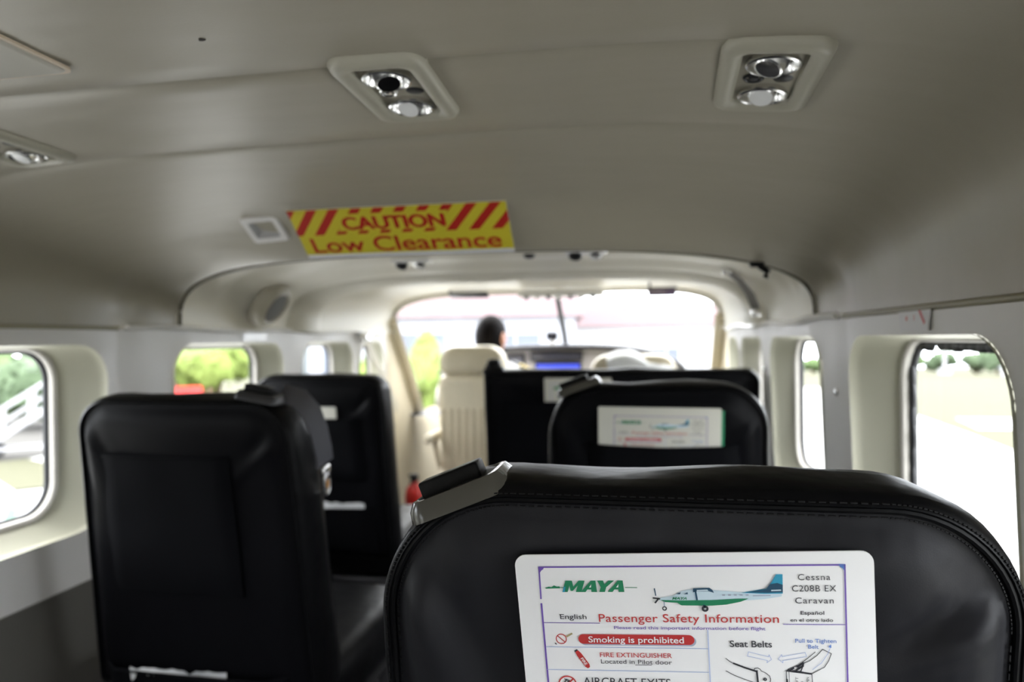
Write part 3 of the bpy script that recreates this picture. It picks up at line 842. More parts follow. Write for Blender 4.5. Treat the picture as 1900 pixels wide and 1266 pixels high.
g = bn.belt_guide(-0.425, 0.998, radians(8), mt=BLACKP, L=.065)
mb = MB(); mb.rbox((-0.425, 0.03, 1.012), (.05, .05, .045), .018); mb.build('belt_block', BLACKP, g)

# shoulder belt hanging at the aisle side of the wall seat
sb = thing('shoulder_belt', 'grey shoulder belt with metal end hanging on the aisle side of a black seat', 'belt', (0, 0, 0))
def strap(mb, pts, w, t, nrm):
    loops = []
    pts = [Vector(p) for p in pts]; nrm = Vector(nrm).normalized()
    for i, p in enumerate(pts):
        d = (pts[min(i + 1, len(pts) - 1)] - pts[max(i - 1, 0)]).normalized(); a = d.cross(nrm).normalized()
        loops.append([p + a * w / 2 + nrm * t / 2, p - a * w / 2 + nrm * t / 2, p - a * w / 2 - nrm * t / 2, p + a * w / 2 - nrm * t / 2])
    mb.loft(loops, cap0=True, cap1=True)
mb = MB(); strap(mb, [(-.260, 1.190, 1.005), (-.227, 1.195, .995), (-.205, 1.203, .968), (-.197, 1.215, .93), (-.195, 1.228, .89), (-.196, 1.236, .865)], 0.046, 0.004, (.95, -.3, .1)); mb.build('webbing', STRAPB, sb)
mb = MB(Matrix.Translation((-.195, 1.238, .838)) @ Matrix.Rotation(radians(100), 4, 'Z')); mb.rbox((0, 0, .014), (.040, .008, .016), .003); mb.ring([(x, 0, z) for x, z in rrect(.030, .040, .012, 6, 0, -.012)], .0045, 8); mb.build('metal_end', CHROME, sb)
mb = MB(Matrix.Translation((-.195, 1.236, .826)) @ Matrix.Rotation(radians(100), 4, 'Z')); mb.rbox((0, -.004, 0), (.012, .004, .014), .001); mb.build('orange_tab', mat('orange_tab', (.5, .22, .03), .5), sb)

# ================================================================== SAFETY CARDS
mm = 0.001
def q(*p): return [(x * mm, -z * mm) for x, z in p]
def card_art(parent):
    # frame and rules
    mb = MB()
    line(mb, q((18.0, 9.4), (229.6, 9.6)), .0011); line(mb, q((18.0, 9.4), (17.4, 34)), .0011); line(mb, q((17.4, 38), (17.2, 180)), .0013)
    line(mb, q((229.6, 9.6), (228.3, 180)), .0010)
    flat(mb, q((17.5, 9), (22, 9), (21, 11), (19.5, 12), (18.5, 13.5), (17.4, 14))); flat(mb, q((230, 9), (225.5, 9), (226.5, 11), (228, 12), (229, 13.5), (230, 14)), mi=1)
    line(mb, q((18, 53), (59.4, 53.2)), .0005); line(mb, q((187.9, 53.2), (228.5, 53.2)), .0005)
    line(mb, q((17.6, 72.2), (135.6, 72.2)), .0005, mi=2); line(mb, q((17.3, 90.5), (135, 90.5)), .0005, mi=2); line(mb, q((136.2, 58), (135.0, 180)), .0007, mi=2)
    mb.build('printed_frame', [PINK, PBLUE, PLIGHT], parent, smooth=False)
    # operator logo
    mb = MB()
    line(mb, q((22, 25.4), (37, 25.4)), .0005); line(mb, q((80, 25.5), (88.3, 25.6)), .0005)
    flat(mb, q((21, 25.6), (24, 24.6), (26, 25), (28, 23.6), (30, 24.6), (32, 24.4), (32.5, 25.9), (22, 26.2)))
    GL = {'M': [(0, 0), (0, 1), (.58, 1), (.86, .48), (1.18, 1), (1.72, 1), (1.72, 0), (1.22, 0), (1.22, .58), (.92, .10), (.72, .10), (.48, .58), (.48, 0)],
          'A': [(0, 0), (.60, 1), (1.02, 1), (1.46, 0), (.96, 0), (.87, .22), (.53, .22), (.43, 0)], 'Y': [(0, 1), (.52, 1), (.74, .66), (1.0, 1), (1.5, 1), (.97, .42), (.97, 0), (.48, 0), (.48, .42)]}
    hh = 8.8; kx = (82.4 - 33.8 - .34 * hh) / 5.56
    for ch_, ox in (('M', 0), ('A', 1.66), ('Y', 2.84), ('A', 4.06)):
        pl_ = [((33.8 + (ox + a_) * kx + .34 * hh * b_) * mm, (-28.8 + b_ * hh) * mm) for a_, b_ in GL[ch_]]
        mb.add([(a_, -.0007, b_) for a_, b_ in pl_[::-1]], [tuple(range(len(pl_)))])
        if ch_ == 'A': flat(mb, [((33.8 + (ox + a_) * kx + .34 * hh * b_) * mm, (-28.8 + b_ * hh) * mm) for a_, b_ in ((.62, .42), (.80, .42), (.74, .70))], .0010, 2)
    flat(mb, q((33.9, 28.7), (35.3, 24.6), (36.6, 24.4), (35.6, 28.7)), 0.0010, 1)
    mb.build('airline_logo', [PGREEN, PTEAL, CARD], parent, smooth=False)
    # aircraft picture
    mb = MB()
    a = 0.0006
    flat(mb, q((103, 33.6), (110, 32.4), (114, 31.6), (119, 28.4), (124, 27.2), (142, 27.6), (160, 29.2), (176, 30.0), (188, 29.6), (187.6, 32.4), (176, 34.4), (164, 35.4), (104, 35.6)), a, 3)          # pale fuselage
    flat(mb, q((104.5, 34.9), (117, 35.2), (140, 35.0), (158, 33.9), (165.5, 33.8), (160, 36.2), (150, 38.4), (140, 39.2), (119, 39.0), (116, 37.0), (107, 36.4)), a + .0003, 0)    # green belly
    flat(mb, q((160.5, 29.6), (177.5, 26.6), (181.5, 21.5), (184.4, 16.0), (188.8, 16.0), (188.4, 30.2), (176, 30.4)), a + .0002, 2)          # fin
    flat(mb, q((164, 29.2), (177.5, 26.9), (179.8, 23.2), (185, 22.2), (188.6, 23.6), (188.4, 29.2), (178, 29.6)), a + .0005, 1)   # dark part of fin
    line(mb, q((181, 27.6), (187, 27.4)), .0009, a + .0008, 3)
    flat(mb, q((127.6, 26.0), (139, 25.6), (141, 27.2), (142, 29.4), (138.5, 28.2), (130, 28.2), (127.5, 29)), a + .0006, 1)       # wing root
    flat(mb, q((130, 27), (137.5, 26.7), (138.2, 27.7), (130.4, 27.9)), a + .0009, 3)
    line(mb, q((129.2, 28), (130.0, 34.5)), .0013, a + .0006, 1)                                       # strut
    flat(mb, q((115.4, 30.2), (119, 28.9), (118.4, 30.4)), a + .0006, 1); flat(mb, q((121, 30.4), (123.6, 28.8), (124, 30.4)), a + .0006, 1)
    for k in range(5): flat(mb, q((147.5 + k * 4, 30.4), (149.4 + k * 4, 30.4), (149.4 + k * 4, 31.6), (147.5 + k * 4, 31.6)), a + .0006, 4)
    line(mb, q((168.5, 31.6), (180, 31.4)), .0008, a + .0006, 4)
    put_text(mb, 'MAYA', 112.6 * mm, -34.2 * mm, 123 * mm, 1.9 * mm, a + .0010, 0, bold=.03, shear=.3)
    line(mb, q((100.7, 26.4), (101.3, 31.6)), .0008, a, 1); line(mb, q((99.4, 33.2), (104, 33.9)), .0010, a + .0006, 5); line(mb, q((100.6, 36.8), (103.2, 33.6)), .0012, a + .0006, 5)
    line(mb, q((106.9, 36), (106.9, 40)), .0008, a + .0003, 4); circ(mb, q((106.9, 41.2))[0], .0009, .0017, a + .0006, 5); line(mb, q((134.5, 38.5), (135.2, 40.5)), .0011, a + .0006, 1)
    circ(mb, q((135.2, 41.3))[0], .0009, .0024, a + .0006, 5)
    mb.build('aircraft_picture', [PGREEN, PNAVY, PTEAL, PSKY, PGREY, PBLACK], parent, smooth=False)
    # black and purple lettering
    mb = MB()
    def tx(s_, x0, b, x1, cap, **k): put_text(mb, s_, x0 * mm, -b * mm, x1 * mm, cap * mm, **k)
    tx('Cessna', 198.9, 20.5, 220.0, 4.6, spacing=1.15); tx('C208B EX', 194.7, 28.8, 223.6, 4.7, spacing=1.1); tx('Caravan', 196.5, 37.6, 221.6, 4.5, spacing=1.15)
    mb.build('aircraft_name', PBLACK, parent, smooth=False); mb = MB(); tx('English', 30.6, 50.0, 50.1, 3.9, bold=.004); mb.build('language_note', PBLACK, parent, smooth=False); mb = MB(); tx('Español', 199.7, 45.9, 215.2, 2.8, bold=.01); tx('en el otro lado', 192.7, 51.1, 220.8, 2.5, bold=.01)
    mb.build('language_note', PBLACK, parent, smooth=False); mb = MB(); tx('Located in Pilot door', 58.2, 84.9, 109.6, 3.5); line(mb, q((83.2, 85.8), (95.0, 85.6)), .0004)
    mb.build('location_line', PBLACK, parent, smooth=False); mb = MB(); tx('AIRCRAFT EXITS', 43.8, 102.6, 107.8, 6.6); mb.build('section_heading', PBLACK, parent, smooth=False); mb = MB(); tx('Seat Belts', 150.9, 70.6, 179.6, 5.0, bold=.012)
    mb.build('section_heading', PBLACK, parent, smooth=False); mb = MB(); tx('Please read this important information before flight', 69.7, 57.7, 175.8, 2.5, bold=.006); mb.build('purple_subtitle', PINK, parent, smooth=False); mb = MB(); tx('Pull to Tighten', 195.3, 66.8, 222.4, 3.0, bold=.006); tx('Belt', 203.8, 71.2, 210.6, 3.0, bold=.006)
    mb.build('blue_note', PBLUE, parent, smooth=False)
    # red title and fire line
    mb = MB()
    tx('Passenger Safety Information', 59.1, 52.1, 185.1, 6.4, spacing=1.05, bold=.004); mb.build('red_title', PRED, parent, smooth=False); mb = MB(); tx('FIRE EXTINGUISHER', 57.8, 79.8, 109.9, 3.7, bold=.004)
    mb.build('fire_heading', PRED, parent, smooth=False)
    # smoking banner
    mb = MB()
    pill = rrect(83.7 * mm, 7.6 * mm, 3.79 * mm, 8, 84.65 * mm, -65.6 * mm)
    flat(mb, [(x + .0012, z - .0012) for x, z in pill], .0005, 1); flat(mb, pill, .0008, 0); tx('Smoking is prohibited', 50.3, 67.9, 119.0, 4.9, layer=.0012, mi=2, bold=.012)
    mb.build('smoking_banner', [PRED, PGREY, CARD], parent, smooth=False)
    # pictograms: no smoking, extinguisher, closed exit
    mb = MB()
    c = q((30, 65.8))[0]; circ(mb, c, .0034, .0041); line(mb, [(c[0] - .0026, c[1] + .0024), (c[0] + .0026, c[1] - .0024)], .0007); line(mb, q((34.2, 63.9), (38.2, 61.5)), .0013, mi=1)
    line(mb, q((25.2, 69.3), (26, 70)), .0008, mi=2)
    e0, e1 = Vector(q((41.2, 76.2))[0]), Vector(q((48.4, 87.6))[0]); d = (e1 - e0).normalized(); nn = Vector((-d.y, d.x)) * .0019
    flat(mb, [tuple(e0 + nn * .7 - d * .001), tuple(e0 - nn * .7 - d * .001), tuple(e0 - nn + d * .002), tuple(e1 - nn - d * .001), tuple(e1 - nn * .5 + d * .001), tuple(e1 + nn * .5 + d * .001), tuple(e1 + nn - d * .001), tuple(e0 + nn + d * .002)])
    flat(mb, [tuple(e0 + nn * .7 - d * .001), tuple(e0 - nn * .7 - d * .001), tuple(e0 - nn * .6 - d * .0022), tuple(e0 + nn * .6 - d * .0022)], .0007, 2)
    ang = math.atan2(d.y, d.x)
    T = Matrix.Translation((e0.x + d.x * .0052 - nn.x * -.55 * -1, 0, e0.y + d.y * .0052 - nn.y * -.55 * -1)) @ Matrix.Rotation(-ang, 4, 'Y')
    put_text(mb, 'FIRE', 0, 0, .0062, .0022, .0010, 3, bold=.02, T=T)
    c = q((31.9, 102.2))[0]; circ(mb, c, .0060, .0070); line(mb, [(c[0] - .0043, c[1] - .0045), (c[0] + .0043, c[1] + .0045)], .0011)
    line(mb, [(c[0] - .003, c[1] + .0005), (c[0] - .0005, c[1] + .004), (c[0] + .0015, c[1] + .003), (c[0] - .001, c[1] - .001)], .0008, mi=2); line(mb, [(c[0] - .002, c[1] + .0045), (c[0] + .003, c[1])], .0006, mi=2)
    mb.build('pictograms', [PRED, PTAN, PBLACK, CARD], parent, smooth=False)
    # seat belt diagram
    mb = MB()
    w = .0005
    line(mb, q((147.6, 79.4), (150.5, 82), (153.2, 83.6), (160, 86.6), (168.5, 89.3)), w); line(mb, q((152.8, 83.2), (160, 86.2), (168.5, 89.2)), .0013); line(mb, q((147.3, 89.1), (153, 92.5), (160, 95.4), (168.3, 98.4)), w)
    line(mb, q((168.4, 88.6), (168.9, 99), (169, 112)), .0013); line(mb, q((166.4, 88.2), (167.2, 86.8), (169.2, 86.4), (170.8, 87.4), (171.4, 88.6), (174.5, 90.2), (177.0, 92.4), (177.6, 95), (177, 98), (174, 102)), w)
    line(mb, q((147.3, 89.1), (147.3, 89.3)), w); circ(mb, q((173.8, 95))[0], .0004, .0013)
    line(mb, q((188.6, 88.4), (190, 87.2), (205, 89.9)), w); line(mb, q((188.4, 88.2), (188.2, 112)), w); line(mb, q((190.2, 89), (190.4, 112)), w * .7); line(mb, q((205.4, 90), (206.2, 112)), w)
    line(mb, q((189.4, 88.3), (205, 90.3)), .0011); line(mb, q((188.6, 94.8), (189.6, 112)), .0012)
    line(mb, q((189.6, 87.2), (197, 83.6), (203, 78.6), (208.3, 73.7)), w); line(mb, q((195, 85.4), (200.4, 82.2), (204, 80.6), (209.2, 76.4), (213.2, 71.6), (218.8, 74.8), (217, 80), (214, 85), (205.6, 90)), w)
    line(mb, q((196, 85), (200, 82), (199.6, 84.4), (196, 87)), .0014); line(mb, q((190.6, 88), (193.5, 86)), .0012); line(mb, q((194.5, 88.6), (197.6, 85.6)), .0012); line(mb, q((198, 88.8), (199.4, 85.2)), .0008)
    for s_, x0 in (('LIFT', 196.2), ('TO', 199.6), ('OPEN', 203.4)):
        T = Matrix.Translation((x0 * mm, 0, -99.0 * mm)) @ Matrix.Rotation(radians(-90), 4, 'Y')
        put_text(mb, s_, 0, 0, (.0062 if s_ != 'TO' else .003), .0018, .0006, 0, T=T)
    # pale arrows
    a1 = q((163.4, 74.2), (177, 77.8), (177.3, 76.2), (178.8, 79.8), (175.6, 82.3), (176, 80.6), (162.6, 77.4), (163.4, 74.2)); line(mb, a1, .0004, mi=1)
    a2 = q((201.6, 74.2), (186, 77.6), (185.8, 76.0), (183.4, 79.4), (186.4, 82.2), (186.4, 80.6), (202.4, 77.2), (201.6, 74.2)); line(mb, a2, .0004, mi=1)
    line(mb, q((206, 87), (212, 82), (216.5, 75), (218.4, 70)), .0004, mi=1); flat(mb, q((218.8, 67.6), (219, 70.4), (217, 69.9)), .0007, 2)
    mb.build('seat_belt_diagram', [PBLACK, PLIGHT, PBLUE], parent, smooth=False)

def card_body(name, label, w, h, r, matw, group='safety cards on seat backs'):
    t = thing(name, label, 'safety card', group=group)
    mb = MB(); o = rrect(w, h, r, 6, w / 2, -h / 2)
    mb.loft([[(x, 0, z) for x, z in o], [(x, 0.0010, z) for x, z in o]], cap0=True, cap1=True)
    mb.build('laminated_sheet', matw, t); return t
def set_frame(o, p, u, down):
    u = Vector(u).normalized(); d = Vector(down); d -= u * d.dot(u); d.normalize(); z = -d; y = z.cross(u)
    o.matrix_world = Matrix.Translation(p) @ Matrix(((u.x, y.x, z.x, 0), (u.y, y.y, z.y, 0), (u.z, y.z, z.z, 0), (0, 0, 0, 1)))
c1 = card_body('safety_card', 'large white safety card in sharp focus on the back of the nearest seat', 0.2484, 0.19, 0.0085, CARD)
card_art(c1)
set_frame(c1, (0.3110, 0.4875, 0.9436), (0.9984, 0, 0.0564), (0.0559, 0.1284, -0.990))
c1.scale = (0.977, 0.977, 0.977)
c2 = card_body('safety_card', 'white safety card in the pocket of the seat one row ahead', 0.242, 0.19, 0.004, PAPERW)
for ch in list(c1.children):
    if ch.name.startswith('laminated'): continue
    k = ch.copy(); COL.objects.link(k); k.parent = c2; k.location = (0.017, -0.0002, -0.010); k.scale = (0.86, 0.86, 0.86)
set_frame(c2, (0.3225, 1.3965, 0.962), (1, 0, -0.010), (-0.010, 0.1284, -0.990))
mb = MB(); mb.rbox((0.2445, 0.0008, -0.05), (0.006, 0.0012, 0.09), 0.0004); mb.build('folded_edge', PGREEN, c2)
c3 = card_body('safety_card', 'white card half hidden in the pocket of the wide bench', 0.228, 0.20, 0.004, PAPERW)
set_frame(c3, (0.091, 2.304, 0.968), (1, 0, 0.0), (0, 0.13, -0.99))
mb = MB(); line(mb, q((22, 20), (205, 20)), .0015); line(mb, q((22, 20), (22, 150)), .0015); flat(mb, q((32, 30), (80, 30), (80, 39), (32, 39)), mi=1); mb.build('printed_frame', [PLIGHT, PGREEN], c3)
c4 = card_body('safety_card', 'pale card sticking out between the two black wall seats', 0.20, 0.22, 0.004, PAPERW)
set_frame(c4, (-0.720, 1.986, 0.898), (1, 0, 0.0), (0.06, 0.13, -0.99))

def paper(name, label, origin, u, down, w, h, seed, m=PAPER, group='papers in seat pockets'):
    random.seed(seed); mb = MB(); L = []
    for j in range(8):
        row = []
        for i in range(17):
            x = w * i / 16; e = 0.0
            if j == 0: e = -0.014 * abs(noise.noise(Vector((i * .45, seed, 0))))
            row.append((x, 0.006 * noise.noise(Vector((x * 20, j * .5, seed))), -h * j / 7 + e))
        L.append(row)
    mb.loft(L, closed=False); mb.loft([[(p[0], p[1] + .0012, p[2]) for p in r] for r in L], closed=False)
    o = mb.build(name, m, angle=60); tag(o, label, 'paper', group)
    set_frame(o, origin, u, down); return o
paper('folded_paper', 'white papers standing up from the lower pocket of the seat behind the pilot', (-0.745, 2.022, 0.596), (1, 0, -0.01), (0, .13, -.99), 0.30, 0.13, 2)
paper('folded_paper', 'white paper edge low at the bottom of the picture on a black seat back', (-0.575, 1.170, 0.474), (1, 0.05, -0.01), (0, .13, -.99), 0.20, 0.08, 5)
pk = s3.pocket(-0.19, 0.17, 0.466, 0.42, sag=0.004, off=.03)

# ================================================================== COCKPIT
def crew_seat(label, x, y, ztop, w, lab_group='cream cockpit seats'):
    t = thing('cockpit_seat', label, 'seat', (x, y, 0), group=lab_group)
    def P(a, z, d): return Vector((a, d + (ztop - z) * .12, z))
    def shell(w_, z0, z1, radii, th, ins=0.0):
        base = rrect(w_, z1 - z0, radii, 8, 0, (z0 + z1) / 2); N = len(base); nr = []
        for i in range(N):
            tt = Vector(base[(i + 1) % N]) - Vector(base[i - 1]); nr.append(Vector((tt.y, -tt.x)).normalized() if tt.length > 1e-9 else Vector((0, 0)))
        mb = MB()
        def lp(i_, d): return [P(a - n.x * i_, b - n.y * i_, d) for (a, b), n in zip(base, nr)]
        mb.loft([lp(.045, .0), lp(.022, .003), lp(.006, .016), lp(0, .04), lp(.0, th - .04), lp(.01, th - .012), lp(.03, th)], cap0=True, cap1=True)
        return mb
    shell(w, ztop - .145, ztop, (.085, .085, .05, .05), .13).build('headrest', CREAM, t)
    shell(w + .02, .42, ztop - .142, (.05, .05, .05, .05), .14).build('backrest', CREAM, t)
    mb = MB(); L = []
    for j in range(7):
        zz = 0.765 - .30 * j / 6
        L.append([P(-w / 2 + .01 + (w - .02) * i / 40, zz + (.004 * sin(i * 1.9) if j == 0 else 0), -.010 - .004 * sin(i * 1.3 + j * .4) * (1 if j < 5 else .3)) for i in range(41)])
    mb.loft(L, closed=False); mb.build('back_pocket', CREAMF, t, angle=70)
    mb = MB(); mb.rbox((0, .35, .345), (w + .06, .44, .10), .04); mb.build('seat_cushion', CREAM, t)
    mb = MB(); mb.rbox((0, .33, .15), (w * .9, .40, .29), .01); mb.build('pedestal', DARKM, t)
    mb = MB(); mb.rbox((-w / 2 - .045, .16, .62), (.05, .36, .05), .02); mb.tube([(-w / 2 - .045, .10, .60), (-w / 2 - .02, .10, .46)], .015, 8); mb.build('armrest', CREAM, t)
    return t
crew_seat('cream leather pilot seat with rounded headrest in front of the aisle', -0.390, 3.20, 1.074, 0.33)
crew_seat('cream leather copilot seat with white papers over its top', 0.385, 3.20, 1.025, 0.40)
mb = MB(); L = []
for j in range(15):
    row = []
    for i in range(25):
        u = i / 24; x = 0.265 + 0.30 * u; t = j / 14
        k = .006 * noise.noise(Vector((x * 18, t * 4, 3))) + .004 * noise.noise(Vector((x * 45, t * 9, 5)))
        droop = 0.052 * u * u
        if t < .5: row.append((x + .03 * (0.5 - t), 3.17 - .010 + .02 * k, 0.992 - droop * 0.8 + (t - .5) * 2 * .075 + .028 * sin(pi * min(1, u * 1.6)) * 1.0 + k))
        else: row.append((x, 3.16 + (t - .5) * .24, 0.992 - droop * .8 + .028 * sin(pi * min(1, u * 1.6)) + .030 * sin(pi * (t - .5)) + k))
    L.append(row)
mb.loft(L, closed=False); mb.loft([[(a, b, c - .0015) for a, b, c in r] for r in L], closed=False)
tag(mb.build('loose_papers', PAPER, angle=70), 'crumpled white papers lying over the top of the copilot seat', 'paper')

# instrument panel
ip = thing('instrument_panel', 'grey instrument panel under a dark curved glareshield ahead of the pilot', 'instrument panel', (0.4 - 0.4 * 1.064, 3.852, 1.1 - 1.1 * 1.064))
ip.scale = (1.064, 1.064, 1.064)
def gz(x): return 0.93 + 0.146 * max(0, 1 - (abs(x) / 0.66) ** 3.0) ** .6
mb = MB(); xs = [-0.66 + 1.32 * k / 60 for k in range(61)]
mb.loft([[(x * .95, 0.03, 0.66) for x in xs], [(x, 0.012, 0.84) for x in xs], [(x, 0.012, gz(x) - .012) for x in xs]], closed=False); mb.build('panel_face', PANELG, ip)
mb = MB(); mb.loft([[(x, -.035, gz(x) - .026) for x in xs], [(x, -.05, gz(x) - .010) for x in xs], [(x, -.035, gz(x)) for x in xs], [(x, .10, gz(x)) for x in xs], [(x, .26 - .25 * (abs(x) / .66) ** 2, .90) for x in xs]], closed=False); mb.build('glareshield', DASH, ip, angle=50)
def screen(nm, x, z, w, h, m):
    mb = MB(); mb.rbox((x, .004, z), (w, .012, h), .004); f = mb.build('screen_bezel', BLACKP, ip)
    mb = MB(); mb.box((x, -.0035, z), (w - .02, .002, h - .02)); mb.build(nm, m, f)
screen('display', -0.01, 0.935, 0.25, 0.085, SCREEN); screen('display', -0.02, 1.01, 0.28, 0.055, SCREEND); screen('display', -0.30, .96, .22, .13, SCREEND); screen('display', 0.34, 0.95, 0.22, .12, SCREEND)
for k in range(6):
    mb = MB(Matrix.Translation((-0.16 + .064 * k, .004, .905)) @ Matrix.Rotation(radians(90), 4, 'X')); mb.lathe([(.014, 0), (.012, .012), (.0005, .013)], 14, cap=True); mb.build('knob', DARKM, ip)
for sx in (-.4, .4):
    yk = thing('control_yoke', ('dark control yoke in front of the pilot' if sx < 0 else 'dark control yoke in front of the empty copilot seat'), 'control yoke', (sx, 3.755, .755), group='control yokes')
    mb = MB(); mb.tube([(0, .10, 0), (0, .03, 0)], .016, 10); mb.build('shaft', DARKM, yk)
    mb = MB(); mb.tube([(-.15, .01, .10), (-.15, .01, .03), (-.12, .02, -.01), (0, .03, -.01), (.12, .02, -.01), (.15, .01, .03), (.15, .01, .10)], .013, 8); mb.build('handlebar', BLACKP, yk)
# compass on the centre post's foot, sun visors, overhead clutter
cp = thing('compass', 'small black magnetic compass box in front of the windscreen centre post', 'compass', (-0.050, 3.70, 1.118))
mb = MB(); mb.rbox((0, 0, 0), (.060, .04, .044), .006); mb.build('case', BLACKP, cp)
mb = MB(); mb.rbox((0, .01, -.032), (.026, .012, .034), .004); mb.build('bracket', TRIMW, cp)
mb = MB(); mb.box((0, -.0205, 0), (.034, .002, .020)); mb.build('dial', SCREEND, cp)
def visor(label, x, y, z, w, rx, m):
    v = thing('sun_visor', label, 'sun visor', (x, y, z), (rx, 0, 0), 'sun visors')
    mb = MB(); mb.rbox((0, 0, -.03), (w, .008, .055), .003); mb.build('shade', m, v)
    mb = MB(); mb.tube([(-w / 2, 0, 0), (w / 2, 0, 0)], .005, 8); mb.tube([(-w / 2 + .01, 0, 0), (-w / 2 + .01, .02, .035)], .005, 8); mb.build('rod', DARKM, v)
visor('dark tinted sun visor above the pilot', -0.42, 3.30, 1.335, .20, radians(70), DARKM)
visor('dark purple sun visor above the empty copilot seat', 0.52, 3.22, 1.330, .13, radians(55), mat('tinted_visor', (.05, .025, .07), .2))
oc = thing('overhead_console', 'pale overhead console with small knobs at the top of the windscreen', 'console', (0.04, 3.34, 1.325))
mb = MB(); mb.rbox((0, 0, 0), (.42, .12, .035), .012); mb.build('body', mat('console_white', (.7, .69, .66), .4), oc)
for k in range(7):
    mb = MB(); mb.lathe([(.013, -.010), (.012, -.030), (.0005, -.032)], 12, T=Matrix.Translation((-.165 + .054 * k, -.045, 0)), cap=True); mb.build('knob', TRIMW if k % 2 else DARKM, oc)
# crew shoulder belt at the door pillar
cb = thing('crew_shoulder_belt', 'cream shoulder belt slanting down beside the crew door from a metal hook', 'belt', (0, 0, 0))
mb = MB(); strap(mb, [(-.770, 2.86, 1.105), (-.768, 2.94, 1.02), (-.762, 3.06, .90), (-.752, 3.18, .77)], .052, .004, (1, .05, .1)); mb.build('webbing', STRAPC, cb)
mb = MB(); mb.rbox((-.775, 2.855, 1.118), (.03, .055, .045), .008); mb.tube([(-.77, 2.78, 1.12), (-.755, 2.82, 1.135), (-.765, 2.90, 1.13)], .008, 8); mb.build('hook', CHROME, cb)
# door latch and extinguisher low beside the pilot seat
dh = thing('door_latch', 'chrome latch with dark knob low on the crew door beside the pilot seat', 'latch', (-0.775, 3.02, 0.62))
mb = MB(); mb.rbox((.0, 0, 0), (.03, .10, .06), .01); mb.build('plate', TRIMW, dh)
mb = MB(); mb.tube([(.01, 0, 0), (.05, 0, .01), (.055, -.02, .07)], .010, 8); mb.sphere((.055, -.02, .085), .02); mb.build('lever', DARKM, dh)
fe = thing('fire_extinguisher', 'red fire extinguisher standing beside the pilot seat', 'fire extinguisher', (-0.635, 3.08, 0))
fe.scale = (.93, .93, .93)
mb = MB(); mb.lathe([(.0005, 0), (.045, .002), (.048, .02), (.048, .40), (.04, .44), (.02, .46), (.018, .475)], 24, T=Matrix.Translation((0, 0, .0))); mb.build('cylinder', REDP, fe)
mb = MB(); mb.rbox((0, 0, .49), (.03, .05, .035), .006); mb.tube([(0, .02, .50), (0, -.07, .515)], .007, 8); mb.tube([(0, .02, .485), (0, -.06, .475)], .006, 8); mb.build('valve', BLACKP, fe)

# ================================================================== PILOT
def skin_mesh(nodes, edges, sub=2):
    me = bpy.data.meshes.new('sk'); me.from_pydata([n[0] for n in nodes], edges, []); o = bpy.data.objects.new('sk', me); COL.objects.link(o)
    o.modifiers.new('s', 'SKIN'); sv = me.skin_vertices[0].data
    for i, n in enumerate(nodes):
        r = n[1]; sv[i].radius = r if isinstance(r, tuple) else (r, r)
    sv[0].use_root = True
    m = o.modifiers.new('u', 'SUBSURF'); m.levels = sub; m.render_levels = sub
    bpy.context.view_layer.update()
    r = bpy.data.meshes.new_from_object(o.evaluated_get(bpy.context.evaluated_depsgraph_get()))
    bpy.data.objects.remove(o); bpy.data.meshes.remove(me)
    vs = [v.co.copy() for v in r.vertices]; fs = [list(p.vertices) for p in r.polygons]; bpy.data.meshes.remove(r)
    return vs, fs
PX, PY = -0.350, 3.505
pl = thing('person', 'pilot in white shirt with gold epaulettes seated at the controls, seen from behind', 'person', (PX, PY, 0))
dx = -0.045
body_nodes = [((dx, .0, .50), (.15, .11)), ((dx, -.015, .64), (.135, .10)), ((dx * .7, -.02, .78), (.145, .10)), ((dx * .4, -.02, .89), (.13, .085)), ((0, .0, .965), (.058, .058)), ((0, .008, 1.03), (.052, .056)),
              ((.12, -.02, .915), (.07, .07)), ((.20, -.005, .87), .054), ((.235, .03, .68), .042), ((.19, .12, .73), .034), ((.115, .20, .80), .026),
              ((-.16, -.02, .905), (.07, .07)), ((-.235, -.005, .86), .054), ((-.27, .03, .67), .042), ((-.24, .12, .72), .034), ((-.20, .20, .80), .026),
              ((dx + .11, .10, .50), .085), ((dx + .12, .42, .52), .062), ((dx + .12, .50, .30), .05), ((dx + .12, .56, .10), .038), ((dx + .12, .66, .055), .035),
              ((dx - .11, .10, .50), .085), ((dx - .12, .42, .52), .062), ((dx - .12, .50, .30), .05), ((dx - .12, .56, .10), .038), ((dx - .12, .66, .055), .035)]
be = [(0, 1), (1, 2), (2, 3), (3, 4), (4, 5), (3, 6), (6, 7), (7, 8), (8, 9), (9, 10), (3, 11), (11, 12), (12, 13), (13, 14), (14, 15), (0, 16), (16, 17), (17, 18), (18, 19), (19, 20), (0, 21), (21, 22), (22, 23), (23, 24), (24, 25)]
bm_all = MB(); vs, fs = skin_mesh(body_nodes, be); bm_all.add(vs, fs)
TURN = Matrix.Translation((0, .012, 1.115)) @ Matrix.Rotation(radians(-22), 4, 'Z')
